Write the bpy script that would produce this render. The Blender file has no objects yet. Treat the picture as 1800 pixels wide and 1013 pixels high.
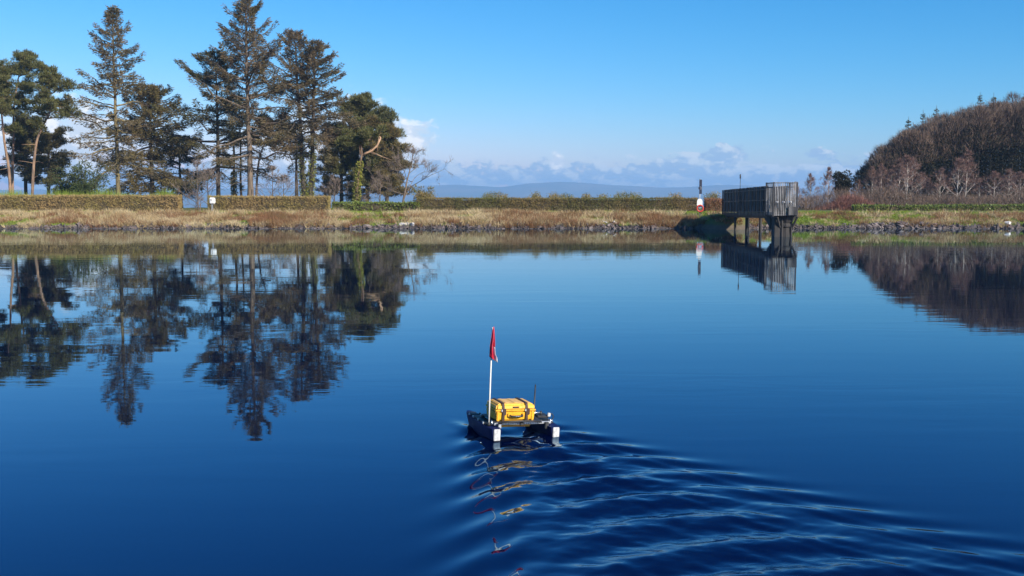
import bpy, bmesh, math, random
import numpy as np
from mathutils import Vector, Matrix

# ------------------------------------------------------------------ camera
F = 1850.0                      # focal length in pixels of the 1800 px wide photograph
CAM_H = 3.15
PITCH = math.atan((506.5 - 345.0) / F)
scene = bpy.context.scene
COL = scene.collection
cam_d = bpy.data.cameras.new('camera')
cam_d.sensor_width = 36.0
cam_d.lens = 36.0 * F / 1800.0
cam_d.clip_start = 0.1
cam_d.clip_end = 40000.0
cam = bpy.data.objects.new('camera', cam_d)
COL.objects.link(cam)
cam.location = (0, 0, CAM_H)
cam.rotation_euler = (math.pi / 2 - PITCH, 0, 0)
scene.camera = cam

# ------------------------------------------------------------------ sun, sky
SUN_EL = math.radians(29)
SUN_DIR = Vector((0.69 * math.cos(SUN_EL), -0.72 * math.cos(SUN_EL), math.sin(SUN_EL))).normalized()
sun_d = bpy.data.lights.new('sun', 'SUN')
sun_d.energy = 5.0
sun_d.angle = math.radians(0.53)
sun_d.color = (1.0, 0.93, 0.82)
sun = bpy.data.objects.new('sun', sun_d)
COL.objects.link(sun)
sun.rotation_euler = SUN_DIR.to_track_quat('Z', 'Y').to_euler()
sun.location = (60, -40, 60)

world = bpy.data.worlds.new('World')
scene.world = world
world.use_nodes = True


class NT:
    """small helper for building node trees"""
    def __init__(self, tree):
        self.t = tree
        self.t.nodes.clear()

    def n(self, kind, **props):
        nd = self.t.nodes.new(kind)
        for k, v in props.items():
            setattr(nd, k, v)
        return nd

    def link(self, a, b):
        self.t.links.new(a, b)

    def put(self, sock, v):
        if isinstance(v, bpy.types.NodeSocket):
            self.t.links.new(v, sock)
        else:
            sock.default_value = v

    def math(self, op, a, b=None, c=None, clamp=False):
        nd = self.n('ShaderNodeMath', operation=op, use_clamp=clamp)
        self.put(nd.inputs[0], a)
        if b is not None:
            self.put(nd.inputs[1], b)
        if c is not None:
            self.put(nd.inputs[2], c)
        return nd.outputs[0]

    def mix(self, f, a, b, blend='MIX'):
        nd = self.n('ShaderNodeMix', data_type='RGBA', blend_type=blend)
        self.put(nd.inputs[0], f)
        self.put(nd.inputs[6], a)
        self.put(nd.inputs[7], b)
        return nd.outputs[2]

    def smooth(self, x, lo, hi, a=0.0, b=1.0):
        nd = self.n('ShaderNodeMapRange', interpolation_type='SMOOTHSTEP')
        self.put(nd.inputs[0], x)
        for i, v in ((1, lo), (2, hi), (3, a), (4, b)):
            self.put(nd.inputs[i], v)
        return nd.outputs[0]

    def noise(self, vec, scale, detail=4, rough=0.55, dist=0.0):
        nd = self.n('ShaderNodeTexNoise')
        if vec is not None:
            self.link(vec, nd.inputs['Vector'])
        nd.inputs['Scale'].default_value = scale
        nd.inputs['Detail'].default_value = detail
        nd.inputs['Roughness'].default_value = rough
        nd.inputs['Distortion'].default_value = dist
        return nd.outputs['Fac']

    def combine(self, x, y, z):
        nd = self.n('ShaderNodeCombineXYZ')
        for i, v in enumerate((x, y, z)):
            self.put(nd.inputs[i], v)
        return nd.outputs[0]


SKY_P, SKY_R, SKY_G, SKY_B = 2.4, 0.065, 0.600, 1.18


def build_sky():
    w = NT(world.node_tree)
    out = w.n('ShaderNodeOutputWorld')
    bg = w.n('ShaderNodeBackground')
    w.link(bg.outputs[0], out.inputs[0])
    sky = w.n('ShaderNodeTexSky', sky_type='NISHITA')
    sky.sun_disc = False
    sky.sun_elevation = SUN_EL
    sky.sun_rotation = math.atan2(SUN_DIR.x, SUN_DIR.y)
    sky.altitude = 150
    sky.air_density = 1.0
    sky.dust_density = 0.25
    sky.ozone_density = 3.0
    # clean northern air: less red towards the zenith, more blue
    sc = w.n('ShaderNodeSeparateColor')
    w.link(sky.outputs[0], sc.inputs[0])
    cc = w.n('ShaderNodeCombineColor')
    w.link(w.math('MULTIPLY', w.math('POWER', sc.outputs[0], SKY_P), SKY_R), cc.inputs[0])
    w.link(w.math('MULTIPLY', w.math('POWER', sc.outputs[1], 1.2), SKY_G), cc.inputs[1])
    w.link(w.math('MULTIPLY', sc.outputs[2], SKY_B), cc.inputs[2])
    base = cc.outputs[0]
    # clouds, laid out by compass bearing and height above the horizon
    tc = w.n('ShaderNodeTexCoord')
    sep = w.n('ShaderNodeSeparateXYZ')
    w.link(tc.outputs['Generated'], sep.inputs[0])
    az = w.math('MULTIPLY', w.math('ARCTAN2', sep.outputs[0], sep.outputs[1]), 57.2958)
    el = w.math('MULTIPLY', w.math('ARCSINE', sep.outputs[2]), 57.2958)
    vec = w.combine(az, w.math('MULTIPLY', el, 1.7), 0.0)
    n1 = w.noise(vec, 0.75, 7, 0.56, 0.25)
    n2 = w.noise(vec, 2.1, 5, 0.6, 0.1)
    nl = w.noise(vec, 0.16, 3, 0.5)
    lump = w.math('ADD', w.math('MULTIPLY', n1, 0.72), w.math('MULTIPLY', n2, 0.28))

    def blob(a0, e0, ra, re):
        dx = w.math('DIVIDE', w.math('SUBTRACT', az, a0), ra)
        dy = w.math('DIVIDE', w.math('SUBTRACT', el, e0), re)
        r = w.math('SQRT', w.math('ADD', w.math('MULTIPLY', dx, dx), w.math('MULTIPLY', dy, dy)))
        return w.math('SUBTRACT', 1.0, r)

    # bright cumulus bank, low in the north-west, behind the conifers
    white = None
    for b in ((-22.5, 2.6, 3.2, 3.0), (-9.2, 2.4, 5.6, 3.0), (-5.6, 3.1, 2.2, 1.5), (-13.5, 1.6, 3.5, 2.4), (-27.5, 2.0, 5.0, 2.4), (2.45, 1.8, 0.5, 0.62)):
        x = blob(*b)
        white = x if white is None else w.math('MAXIMUM', white, x)
    fw = w.smooth(w.math('ADD', w.math('MULTIPLY', white, 0.8), w.math('MULTIPLY', w.math('SUBTRACT', lump, 0.5), 2.1)), 0.08, 0.55)
    # grey-blue stratocumulus band over the hills, all round the horizon
    band = w.math('SUBTRACT', 1.0, w.math('DIVIDE', w.math('ABSOLUTE', w.math('SUBTRACT', el, 1.05)), 1.25))
    band = w.math('ADD', band, w.math('MULTIPLY', w.math('SUBTRACT', nl, 0.5), 1.0))
    for b in ((11.3, 2.05, 3.4, 0.85), (16.2, 2.1, 1.5, 0.55), (19.6, 2.0, 1.6, 0.8)):
        band = w.math('MAXIMUM', band, blob(*b))
    fg = w.smooth(w.math('ADD', w.math('MULTIPLY', band, 0.75), w.math('MULTIPLY', w.math('SUBTRACT', lump, 0.5), 2.3)), 0.22, 0.42)
    vec2 = w.combine(w.math('ADD', az, 0.35), w.math('ADD', w.math('MULTIPLY', el, 1.7), 0.45), 0.0)
    n3 = w.noise(vec2, 0.75, 7, 0.56, 0.25)
    lit = w.smooth(w.math('SUBTRACT', n1, n3), -0.03, 0.13)
    gcol = w.mix(lit, (3.1, 4.5, 6.4, 1), (6.1, 6.9, 7.6, 1))
    wcol = w.mix(lit, (6.2, 6.9, 7.7, 1), (9.4, 9.3, 9.2, 1))
    c = w.mix(w.math('MULTIPLY', fg, 0.92), base, gcol)
    c = w.mix(w.math('MULTIPLY', fw, 0.95), c, wcol)
    w.link(c, bg.inputs[0])
    bg.inputs[1].default_value = 0.09


build_sky()
scene.view_settings.view_transform = 'Standard'
scene.view_settings.look = 'None'
scene.view_settings.gamma = 1.0
scene.view_settings.exposure = 0.53
scene.view_settings.use_curve_mapping = False
scene.cycles.max_bounces = 5
scene.cycles.diffuse_bounces = 1
scene.cycles.glossy_bounces = 2
scene.cycles.transmission_bounces = 4
scene.cycles.volume_bounces = 0
scene.cycles.transparent_max_bounces = 4
scene.cycles.caustics_reflective = False
scene.cycles.caustics_refractive = False
scene.cycles.use_denoising = True
scene.cycles.use_adaptive_sampling = True
scene.cycles.adaptive_threshold = 0.02

# ------------------------------------------------------------------ pixel helpers (used to place things at their own distance)
CP, SP = math.cos(PITCH), math.sin(PITCH)


def PX(px, D, py=345.0):
    v = (506.5 - py) / F
    return (px - 900.0) / F * D / (CP + v * SP)


def PZ(py, D):
    v = (506.5 - py) / F
    return CAM_H + D * (-SP + v * CP) / (CP + v * SP)


# ------------------------------------------------------------------ mesh helpers
def link(name, me, mat=None, parent=None):
    o = bpy.data.objects.new(name, me)
    COL.objects.link(o)
    if mat is not None:
        me.materials.clear()
        me.materials.append(mat)
    if parent is not None:
        o.parent = parent
    return o


def tag(o, label=None, cat=None, group=None, kind=None):
    if label:
        o['label'] = label
    if cat:
        o['category'] = cat
    if group:
        o['group'] = group
    if kind:
        o['kind'] = kind
    return o


def empty(name, loc, rz=0.0, label=None, cat=None, group=None):
    o = bpy.data.objects.new(name, None)
    o.empty_display_size = 0.3
    COL.objects.link(o)
    o.location = loc
    o.rotation_euler = (0, 0, rz)
    return tag(o, label, cat, group)


class Geo:
    """collects triangles and quads as numpy arrays"""
    def __init__(self):
        self.v, self.t, self.q, self.n = [], [], [], 0

    def add(self, v, t=None, q=None):
        v = np.asarray(v, dtype=np.float64).reshape(-1, 3)
        if t is not None and len(t):
            self.t.append(np.asarray(t, dtype=np.int64).reshape(-1, 3) + self.n)
        if q is not None and len(q):
            self.q.append(np.asarray(q, dtype=np.int64).reshape(-1, 4) + self.n)
        self.v.append(v)
        self.n += len(v)

    def mesh(self, name, smooth=False):
        me = bpy.data.meshes.new(name)
        v = np.concatenate(self.v) if self.v else np.zeros((0, 3))
        t = np.concatenate(self.t) if self.t else np.zeros((0, 3), dtype=np.int64)
        q = np.concatenate(self.q) if self.q else np.zeros((0, 4), dtype=np.int64)
        me.vertices.add(len(v))
        me.vertices.foreach_set('co', v.astype(np.float32).ravel())
        nl = len(t) * 3 + len(q) * 4
        me.loops.add(nl)
        me.loops.foreach_set('vertex_index', np.concatenate([t.ravel(), q.ravel()]).astype(np.int32))
        npoly = len(t) + len(q)
        me.polygons.add(npoly)
        starts = np.concatenate([np.arange(len(t)) * 3, len(t) * 3 + np.arange(len(q)) * 4]).astype(np.int32)
        me.polygons.foreach_set('loop_start', starts)
        me.polygons.foreach_set('use_smooth', np.full(npoly, smooth, dtype=bool))
        me.update(calc_edges=True)
        me.validate()
        return me

    def obj(self, name, mat, parent=None, smooth=False):
        return link(name, self.mesh(name, smooth), mat, parent)

    # ---- shapes
    def tube(self, pts, rad, sides=5, cap=True):
        pts = np.asarray(pts, dtype=float)
        n = len(pts)
        rad = np.broadcast_to(np.asarray(rad, dtype=float), (n,))
        tan = np.gradient(pts, axis=0)
        tan /= np.linalg.norm(tan, axis=1, keepdims=True) + 1e-9
        ref = np.array([0.0, 0.0, 1.0]) if abs(tan[0][2]) < 0.8 else np.array([1.0, 0.0, 0.0])
        a = np.cross(tan, ref)
        a /= np.linalg.norm(a, axis=1, keepdims=True) + 1e-9
        b = np.cross(tan, a)
        ang = np.arange(sides) * 2 * math.pi / sides
        ring = a[:, None, :] * np.cos(ang)[None, :, None] + b[:, None, :] * np.sin(ang)[None, :, None]
        v = (pts[:, None, :] + ring * rad[:, None, None]).reshape(-1, 3)
        i = np.arange(n - 1)[:, None] * sides
        j = np.arange(sides)[None, :]
        k = (j + 1) % sides
        q = np.stack([i + j, i + k, i + sides + k, i + sides + j], axis=-1).reshape(-1, 4)
        t = []
        if cap:
            v = np.concatenate([v, pts[:1], pts[-1:]])
            c0, c1 = n * sides, n * sides + 1
            for s in range(sides):
                e = (s + 1) % sides
                t.append((c0, e, s))
                t.append((c1, (n - 1) * sides + s, (n - 1) * sides + e))
        self.add(v, t, q)

    def box(self, c, s, rz=0.0):
        x, y, z = s[0] / 2, s[1] / 2, s[2] / 2
        v = np.array([(-x, -y, -z), (x, -y, -z), (x, y, -z), (-x, y, -z), (-x, -y, z), (x, -y, z), (x, y, z), (-x, y, z)])
        if rz:
            cr, sr = math.cos(rz), math.sin(rz)
            v = np.stack([v[:, 0] * cr - v[:, 1] * sr, v[:, 0] * sr + v[:, 1] * cr, v[:, 2]], axis=1)
        self.add(v + np.asarray(c), q=[(0, 3, 2, 1), (4, 5, 6, 7), (0, 1, 5, 4), (1, 2, 6, 5), (2, 3, 7, 6), (3, 0, 4, 7)])

    def blades(self, pos, d, length, width, rng, quad=False):
        """thin pointed faces: needles, twigs, grass, leaves"""
        pos = np.asarray(pos, dtype=float)
        n = len(pos)
        if n == 0:
            return
        d = d / (np.linalg.norm(d, axis=1, keepdims=True) + 1e-9)
        r = rng.normal(size=(n, 3))
        side = np.cross(d, r)
        side /= np.linalg.norm(side, axis=1, keepdims=True) + 1e-9
        L = np.broadcast_to(length, (n,))[:, None]
        W = np.broadcast_to(width, (n,))[:, None] * 0.5
        if quad:
            v = np.stack([pos, pos + d * L * 0.45 + side * W, pos + d * L, pos + d * L * 0.45 - side * W], axis=1).reshape(-1, 3)
            self.add(v, q=np.arange(n * 4).reshape(-1, 4))
        else:
            v = np.stack([pos - side * W, pos + side * W, pos + d * L], axis=1).reshape(-1, 3)
            self.add(v, t=np.arange(n * 3).reshape(-1, 3))


def vnoise(x, y, seed=0):
    """smooth value noise on numpy arrays, 0..1"""
    x = np.asarray(x, dtype=float)
    y = np.asarray(y, dtype=float)
    xi, yi = np.floor(x).astype(np.int64), np.floor(y).astype(np.int64)
    fx, fy = x - xi, y - yi
    fx, fy = fx * fx * (3 - 2 * fx), fy * fy * (3 - 2 * fy)

    def h(a, b):
        n = (a * 374761393 + b * 668265263 + seed * 974711) & 0x7fffffff
        n = ((n ^ (n >> 13)) * 1274126177) & 0x7fffffff
        return ((n ^ (n >> 16)) & 0xffff) / 65535.0
    return (h(xi, yi) * (1 - fx) + h(xi + 1, yi) * fx) * (1 - fy) + (h(xi, yi + 1) * (1 - fx) + h(xi + 1, yi + 1) * fx) * fy


def fbm(x, y, seed=0, octv=4):
    s, a, tot = 0.0, 1.0, 0.0
    for i in range(octv):
        s = s + a * vnoise(x * 2 ** i, y * 2 ** i, seed + i * 17)
        tot += a
        a *= 0.5
    return s / tot


# ------------------------------------------------------------------ materials
def principled(name, col, rough=0.7, metal=0.0, spec=0.5):
    m = bpy.data.materials.new(name)
    m.use_nodes = True
    b = m.node_tree.nodes['Principled BSDF']
    b.inputs['Base Color'].default_value = (*col, 1)
    b.inputs['Roughness'].default_value = rough
    b.inputs['Metallic'].default_value = metal
    b.inputs['Specular IOR Level'].default_value = spec
    return m


def worn(name, c1, c2, scale=3.0, rough=0.7, bump=0.0, metal=0.0, stretch=(1, 1, 1), spec=0.5, lo=0.35, hi=0.65):
    """two-tone weathered surface"""
    m = bpy.data.materials.new(name)
    m.use_nodes = True
    w = NT(m.node_tree)
    out = w.n('ShaderNodeOutputMaterial')
    b = w.n('ShaderNodeBsdfPrincipled')
    w.link(b.outputs[0], out.inputs[0])
    tc = w.n('ShaderNodeTexCoord')
    mp = w.n('ShaderNodeMapping')
    mp.inputs['Scale'].default_value = stretch
    w.link(tc.outputs['Object'], mp.inputs[0])
    n1 = w.noise(mp.outputs[0], scale, 6, 0.6)
    f = w.smooth(n1, lo, hi)
    w.link(w.mix(f, (*c1, 1), (*c2, 1)), b.inputs['Base Color'])
    b.inputs['Roughness'].default_value = rough
    b.inputs['Metallic'].default_value = metal
    b.inputs['Specular IOR Level'].default_value = spec
    if bump:
        bp = w.n('ShaderNodeBump')
        bp.inputs['Strength'].default_value = 0.6
        bp.inputs['Distance'].default_value = bump
        w.link(w.noise(mp.outputs[0], scale * 3, 5, 0.6), bp.inputs['Height'])
        w.link(bp.outputs[0], b.inputs['Normal'])
    return m


def foliage(name, c1, c2, c3, scale=0.5, transl=0.25, rough=0.75):
    """leaf colour varies leaf by leaf and in broad patches"""
    m = bpy.data.materials.new(name)
    m.use_nodes = True
    w = NT(m.node_tree)
    out = w.n('ShaderNodeOutputMaterial')
    b = w.n('ShaderNodeBsdfPrincipled')
    tr = w.n('ShaderNodeBsdfTranslucent')
    mx = w.n('ShaderNodeMixShader')
    geo = w.n('ShaderNodeNewGeometry')
    tc = w.n('ShaderNodeTexCoord')
    r = geo.outputs['Random Per Island']
    patch = w.smooth(w.noise(tc.outputs['Object'], scale, 3, 0.6), 0.38, 0.62)
    c = w.mix(r, (*c1, 1), (*c2, 1))
    c = w.mix(w.math('MULTIPLY', patch, 0.8), c, (*c3, 1))
    w.link(c, b.inputs['Base Color'])
    w.link(c, tr.inputs[0])
    b.inputs['Roughness'].default_value = rough
    b.inputs['Specular IOR Level'].default_value = 0.25
    mx.inputs[0].default_value = transl
    w.link(b.outputs[0], mx.inputs[1])
    w.link(tr.outputs[0], mx.inputs[2])
    w.link(mx.outputs[0], out.inputs[0])
    return m


M = {}
M['spruce'] = foliage('spruce_needles', (0.085, 0.078, 0.032), (0.20, 0.155, 0.075), (0.21, 0.150, 0.085), 0.25)
M['spruce_green'] = foliage('dark_conifer_needles', (0.060, 0.065, 0.022), (0.15, 0.13, 0.045), (0.13, 0.105, 0.042), 0.3)
M['pine'] = foliage('pine_needles', (0.075, 0.085, 0.027), (0.19, 0.185, 0.06), (0.11, 0.105, 0.036), 0.4)
M['olive'] = foliage('olive_needles', (0.11, 0.092, 0.035), (0.25, 0.18, 0.07), (0.15, 0.125, 0.046), 0.35)
M['shrub'] = foliage('shrub_leaves', (0.050, 0.075, 0.022), (0.095, 0.120, 0.035), (0.075, 0.080, 0.030), 0.5)
M['laurel'] = foliage('laurel_leaves', (0.07, 0.12, 0.02), (0.28, 0.33, 0.07), (0.16, 0.19, 0.04), 0.6, 0.15, 0.45)
M['ivy'] = foliage('ivy_leaves', (0.20, 0.21, 0.035), (0.34, 0.33, 0.06), (0.17, 0.17, 0.04), 1.2)
M['leaf_dark_shade'] = foliage('dark_leaves_and_wood_shade', (0.022, 0.024, 0.012), (0.050, 0.045, 0.022), (0.034, 0.029, 0.018), 0.3)  # dark evergreen leaf; in the woodland it carries shade as colour
M['hedge'] = foliage('hedge_twigs', (0.34, 0.23, 0.09), (0.58, 0.41, 0.18), (0.38, 0.31, 0.10), 0.45)
M['hedge_mid'] = foliage('green_brown_hedge_leaves', (0.18, 0.15, 0.05), (0.36, 0.25, 0.10), (0.16, 0.17, 0.05), 0.35)
M['hedge_red'] = foliage('russet_hedge_twigs', (0.26, 0.12, 0.06), (0.40, 0.20, 0.10), (0.25, 0.14, 0.06), 0.5)
M['grass_dry'] = foliage('dry_grass', (0.50, 0.38, 0.20), (0.82, 0.67, 0.42), (0.52, 0.38, 0.19), 0.5, 0.3)
M['grass_green'] = foliage('green_grass', (0.14, 0.21, 0.02), (0.34, 0.44, 0.06), (0.25, 0.31, 0.045), 0.4, 0.3)
M['bracken'] = foliage('bracken_stems', (0.22, 0.105, 0.048), (0.38, 0.20, 0.095), (0.24, 0.15, 0.065), 0.6)
M['twig'] = foliage('bare_twigs', (0.15, 0.115, 0.09), (0.25, 0.20, 0.16), (0.17, 0.125, 0.10), 0.5, 0.0)
M['twig_birch'] = foliage('birch_twigs', (0.17, 0.098, 0.08), (0.30, 0.185, 0.15), (0.20, 0.12, 0.095), 0.4, 0.0)
M['twig_wood'] = foliage('woodland_twigs', (0.095, 0.066, 0.049), (0.23, 0.16, 0.115), (0.145, 0.098, 0.071), 0.12, 0.0)
M['twig_red'] = foliage('red_shrub_twigs', (0.20, 0.075, 0.055), (0.30, 0.135, 0.10), (0.17, 0.09, 0.07), 0.4, 0.0)
M['bark'] = worn('conifer_bark', (0.10, 0.075, 0.055), (0.20, 0.15, 0.105), 1.2, 0.9, stretch=(3, 3, 0.6))
M['bark_dark'] = worn('dark_bark', (0.035, 0.028, 0.022), (0.085, 0.068, 0.05), 1.2, 0.9, stretch=(3, 3, 0.6))
M['bark_pine'] = worn('orange_pine_bark', (0.14, 0.095, 0.065), (0.31, 0.195, 0.12), 1.6, 0.85, stretch=(2, 2, 0.5))
M['bark_moss'] = worn('mossy_bark', (0.12, 0.095, 0.05), (0.24, 0.19, 0.08), 1.0, 0.9, stretch=(3, 3, 0.5))
M['bark_birch'] = worn('white_birch_bark', (0.30, 0.25, 0.21), (0.68, 0.62, 0.55), 1.2, 0.8, stretch=(2, 2, 1.5))
M['limb_raw'] = worn('stripped_orange_wood', (0.34, 0.21, 0.125), (0.56, 0.36, 0.22), 2.0, 0.8)
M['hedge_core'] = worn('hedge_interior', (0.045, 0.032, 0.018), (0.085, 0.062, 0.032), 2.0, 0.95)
M['stone'] = worn('bank_stone', (0.11, 0.085, 0.078), (0.27, 0.22, 0.20), 1.3, 0.85)
M['stone_dark'] = worn('dark_bank_stone', (0.05, 0.04, 0.038), (0.15, 0.115, 0.105), 1.3, 0.8)
M['stone_pale'] = worn('pale_bank_stone', (0.48, 0.44, 0.40), (0.72, 0.68, 0.63), 1.3, 0.85)


def ground_material():
    m = bpy.data.materials.new('bank_earth_and_turf')
    m.use_nodes = True
    w = NT(m.node_tree)
    out = w.n('ShaderNodeOutputMaterial')
    b = w.n('ShaderNodeBsdfPrincipled')
    w.link(b.outputs[0], out.inputs[0])
    geo = w.n('ShaderNodeNewGeometry')
    sep = w.n('ShaderNodeSeparateXYZ')
    w.link(geo.outputs['Position'], sep.inputs[0])
    n = w.noise(geo.outputs['Position'], 0.35, 5, 0.6)
    n2 = w.noise(geo.outputs['Position'], 2.5, 4, 0.6)
    earth = w.mix(n2, (0.07, 0.055, 0.042, 1), (0.17, 0.135, 0.095, 1))
    turf = w.mix(w.smooth(n, 0.35, 0.65), (0.075, 0.105, 0.018, 1), (0.115, 0.11, 0.035, 1))
    turf = w.mix(w.math('MULTIPLY', n2, 0.35), turf, (0.20, 0.16, 0.08, 1))
    h = w.smooth(w.math('ADD', sep.outputs[2], w.math('MULTIPLY', n, 0.3)), 0.45, 0.75)
    c = w.mix(h, earth, turf)
    far = w.noise(geo.outputs['Position'], 0.004, 4, 0.6)
    fields = w.mix(w.smooth(far, 0.4, 0.6), (0.10, 0.12, 0.05, 1), (0.20, 0.16, 0.10, 1))
    c = w.mix(w.smooth(sep.outputs[1], 250, 500), c, fields)
    w.link(c, b.inputs['Base Color'])
    b.inputs['Roughness'].default_value = 0.95
    b.inputs['Specular IOR Level'].default_value = 0.2
    return m


def water_material():
    m = bpy.data.materials.new('lake_water')
    m.use_nodes = True
    w = NT(m.node_tree)
    out = w.n('ShaderNodeOutputMaterial')
    body = w.n('ShaderNodeBsdfDiffuse')
    body.inputs['Color'].default_value = (0.0004, 0.0026, 0.020, 1)
    refl = w.n('ShaderNodeBsdfGlossy')
    refl.inputs['Roughness'].default_value = 0.012
    fr = w.n('ShaderNodeFresnel')
    fr.inputs['IOR'].default_value = 1.56
    # peat-blue water takes the red out of steep reflections, shallow ones stay clear
    w.link(w.mix(w.smooth(fr.outputs[0], 0.08, 0.62), (0.46, 0.72, 1.0, 1), (0.82, 0.95, 1.0, 1)), refl.inputs['Color'])
    mx = w.n('ShaderNodeMixShader')
    w.link(fr.outputs[0], mx.inputs[0])
    w.link(body.outputs[0], mx.inputs[1])
    w.link(refl.outputs[0], mx.inputs[2])
    w.link(mx.outputs[0], out.inputs[0])
    geo = w.n('ShaderNodeNewGeometry')
    sep = w.n('ShaderNodeSeparateXYZ')
    w.link(geo.outputs['Position'], sep.inputs[0])
    x, y = sep.outputs[0], sep.outputs[1]
    # wind ripples, crests across the view; calmer and rougher lanes
    v1 = w.combine(w.math('MULTIPLY', x, 0.35), w.math('MULTIPLY', y, 1.25), 0.0)
    v2 = w.combine(w.math('MULTIPLY', x, 0.9), w.math('MULTIPLY', y, 4.0), 3.0)
    v3 = w.combine(w.math('MULTIPLY', x, 0.022), w.math('MULTIPLY', y, 0.20), 7.0)
    lane = w.smooth(w.noise(v3, 1.0, 3, 0.55, 0.4), 0.40, 0.68, 0.30, 1.3)
    r1 = w.noise(v1, 1.0, 3, 0.5, 0.3)
    r2 = w.noise(v2, 1.0, 3, 0.55, 0.2)
    hgt = w.math('MULTIPLY', w.math('ADD', w.math('MULTIPLY', r1, 1.0), w.math('MULTIPLY', r2, 0.16)), lane)
    # small turbulent ripples inside the boat's track
    u = w.math('SUBTRACT', x, w.math('ADD', 0.19, w.math('MULTIPLY', w.math('SUBTRACT', 13.5, y), 0.37)))
    back = w.smooth(w.math('SUBTRACT', 13.8, y), 0.0, 1.6)
    halfw = w.math('ADD', 0.35, w.math('MULTIPLY', w.math('MAXIMUM', w.math('SUBTRACT', 13.5, y), 0.0), 0.20))
    inside = w.smooth(w.math('DIVIDE', w.math('ABSOLUTE', u), halfw), 1.5, 0.5)
    turb = w.noise(w.combine(w.math('MULTIPLY', x, 5.5), w.math('MULTIPLY', y, 6.5), 0.0), 1.0, 4, 0.6, 0.5)
    turb = w.math('MULTIPLY', w.math('MULTIPLY', turb, back), w.math('MULTIPLY', inside, 1.9))
    hgt = w.math('ADD', hgt, turb)
    bp = w.n('ShaderNodeBump')
    bp.inputs['Strength'].default_value = 1.0
    bp.inputs['Distance'].default_value = 0.0034
    w.link(hgt, bp.inputs['Height'])
    w.link(bp.outputs[0], refl.inputs['Normal'])
    w.link(bp.outputs[0], fr.inputs['Normal'])
    return m


M['ground'] = ground_material()
M['water'] = water_material()

# ------------------------------------------------------------------ ground, hills
SHORE = 102.5


def mound(x, y):
    """1 on the spit that carries the footbridge abutment"""
    return np.exp(-((x - 20.7) / 2.0) ** 4) + 0 * y


def shore_y(x, y=SHORE):
    x = np.asarray(x, dtype=float)
    return SHORE + 0.7 * (fbm(x * 0.12, x * 0 + 3.1, 5, 3) - 0.5) - 3.2 * mound(x, y)


def ground_z(x, y):
    x = np.asarray(x, dtype=float)
    y = np.asarray(y, dtype=float)
    d = np.maximum(np.maximum(y - shore_y(x, y), np.abs(x) - 170), -60 - y)
    z = np.interp(d, [-40, -4, 0, 0.9, 2.6, 6.5, 8.2, 14, 46, 90, 400, 2000, 9000],
                  [-4, -1.5, -0.16, 0.32, 0.62, 1.28, 1.45, 1.5, 1.5, -0.5, -30, -75, -80])
    # the low mound that carries the footbridge abutment drops steeply into the water
    bump = np.clip((fbm(x * 0.5, y * 0.5, 9, 3) - 0.5) * 0.35, -0.2, 0.2) * np.clip(d / 1.5, 0, 1) * np.clip((60 - d) / 20, 0, 1)
    head = mound(x, y) * np.clip((y - 99.0) / 2.0, 0, 1) * np.clip((SHORE + 6 - y) / 4, 0, 1)
    return z + bump + head * np.clip(1.30 - z, 0, 1.4)


def grid_mesh(xs, ys, zf):
    X, Y = np.meshgrid(xs, ys)
    Z = zf(X, Y)
    nx, ny = len(xs), len(ys)
    i = np.arange(ny - 1)[:, None] * nx
    j = np.arange(nx - 1)[None, :]
    q = np.stack([i + j, i + j + 1, i + nx + j + 1, i + nx + j], axis=-1).reshape(-1, 4)
    g = Geo()
    g.add(np.stack([X, Y, Z], axis=-1).reshape(-1, 3), q=q)
    return g


xs = np.unique(np.concatenate([-np.geomspace(62, 6200, 40)[::-1], np.arange(-62, 62.1, 0.5), np.arange(14, 22, 0.2), np.geomspace(62, 6200, 40)]))
ys = np.unique(np.concatenate([np.array([-400, -200, -120, -80, -66, -60, -50, -20, 20, 50, 70]), np.arange(78, 100, 0.8), np.arange(100, 118, 0.35), np.arange(118, 160, 2), np.geomspace(160, 9500, 40)]))
ground = grid_mesh(xs, ys, ground_z).obj('ground', M['ground'], smooth=True)
tag(ground, 'grassy reservoir bank and the land around the lake', kind='structure')

HY = 8000.0
ridge_px = [-400, 300, 600, 760, 800, 880, 930, 985, 1030, 1080, 1150, 1200, 1260, 1330, 1420, 1500, 1700, 2300]
ridge_py = [334, 332, 330, 326, 324, 329, 322, 319, 321, 326, 329, 328, 324, 326, 331, 333, 334, 336]


def hill_z(x, y):
    px = 900 + x / HY * F
    top = np.interp(px, ridge_px, ridge_py)
    zt = (345 - top) / F * HY + 18 * (fbm(x / 420.0, y / 420.0, 31, 4) - 0.5)
    front = 45 + 30 * (fbm(x / 900.0, y * 0 + 1.7, 77, 3) - 0.5)
    s = np.clip((y - 5000) / (HY - 5000), 0, 1)
    f = np.interp(s, [0, 0.25, 0.45, 0.7, 1.0], [-0.05, 0.25, 0.35, 0.62, 1.0])
    back = np.clip((y - HY) / 1400, 0, 1)
    return -82 + (zt + 82) * f * (1 - back) + (fbm(x / 300.0, y / 300.0, 12, 4) - 0.5) * 45 * np.sin(s * math.pi)


hills = grid_mesh(np.arange(-6000, 6001, 45.0), np.concatenate([np.arange(5000, 8001, 120.0), np.arange(8120, 9400, 180.0)]), hill_z)
M['hill'] = worn('heather_hillside', (0.07, 0.085, 0.05), (0.17, 0.14, 0.09), 0.0025, 0.95)
tag(hills.obj('hills', M['hill'], smooth=True), 'low blue hills on the far skyline', kind='structure')

# ------------------------------------------------------------------ water with the boat's wake
BOAT = np.array([0.185, 13.47])
YAW = math.radians(20.0)
ROLL = math.radians(2.5)
FWD = np.array([-math.sin(YAW), math.cos(YAW)])
RGT = np.array([math.cos(YAW), math.sin(YAW)])


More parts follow.
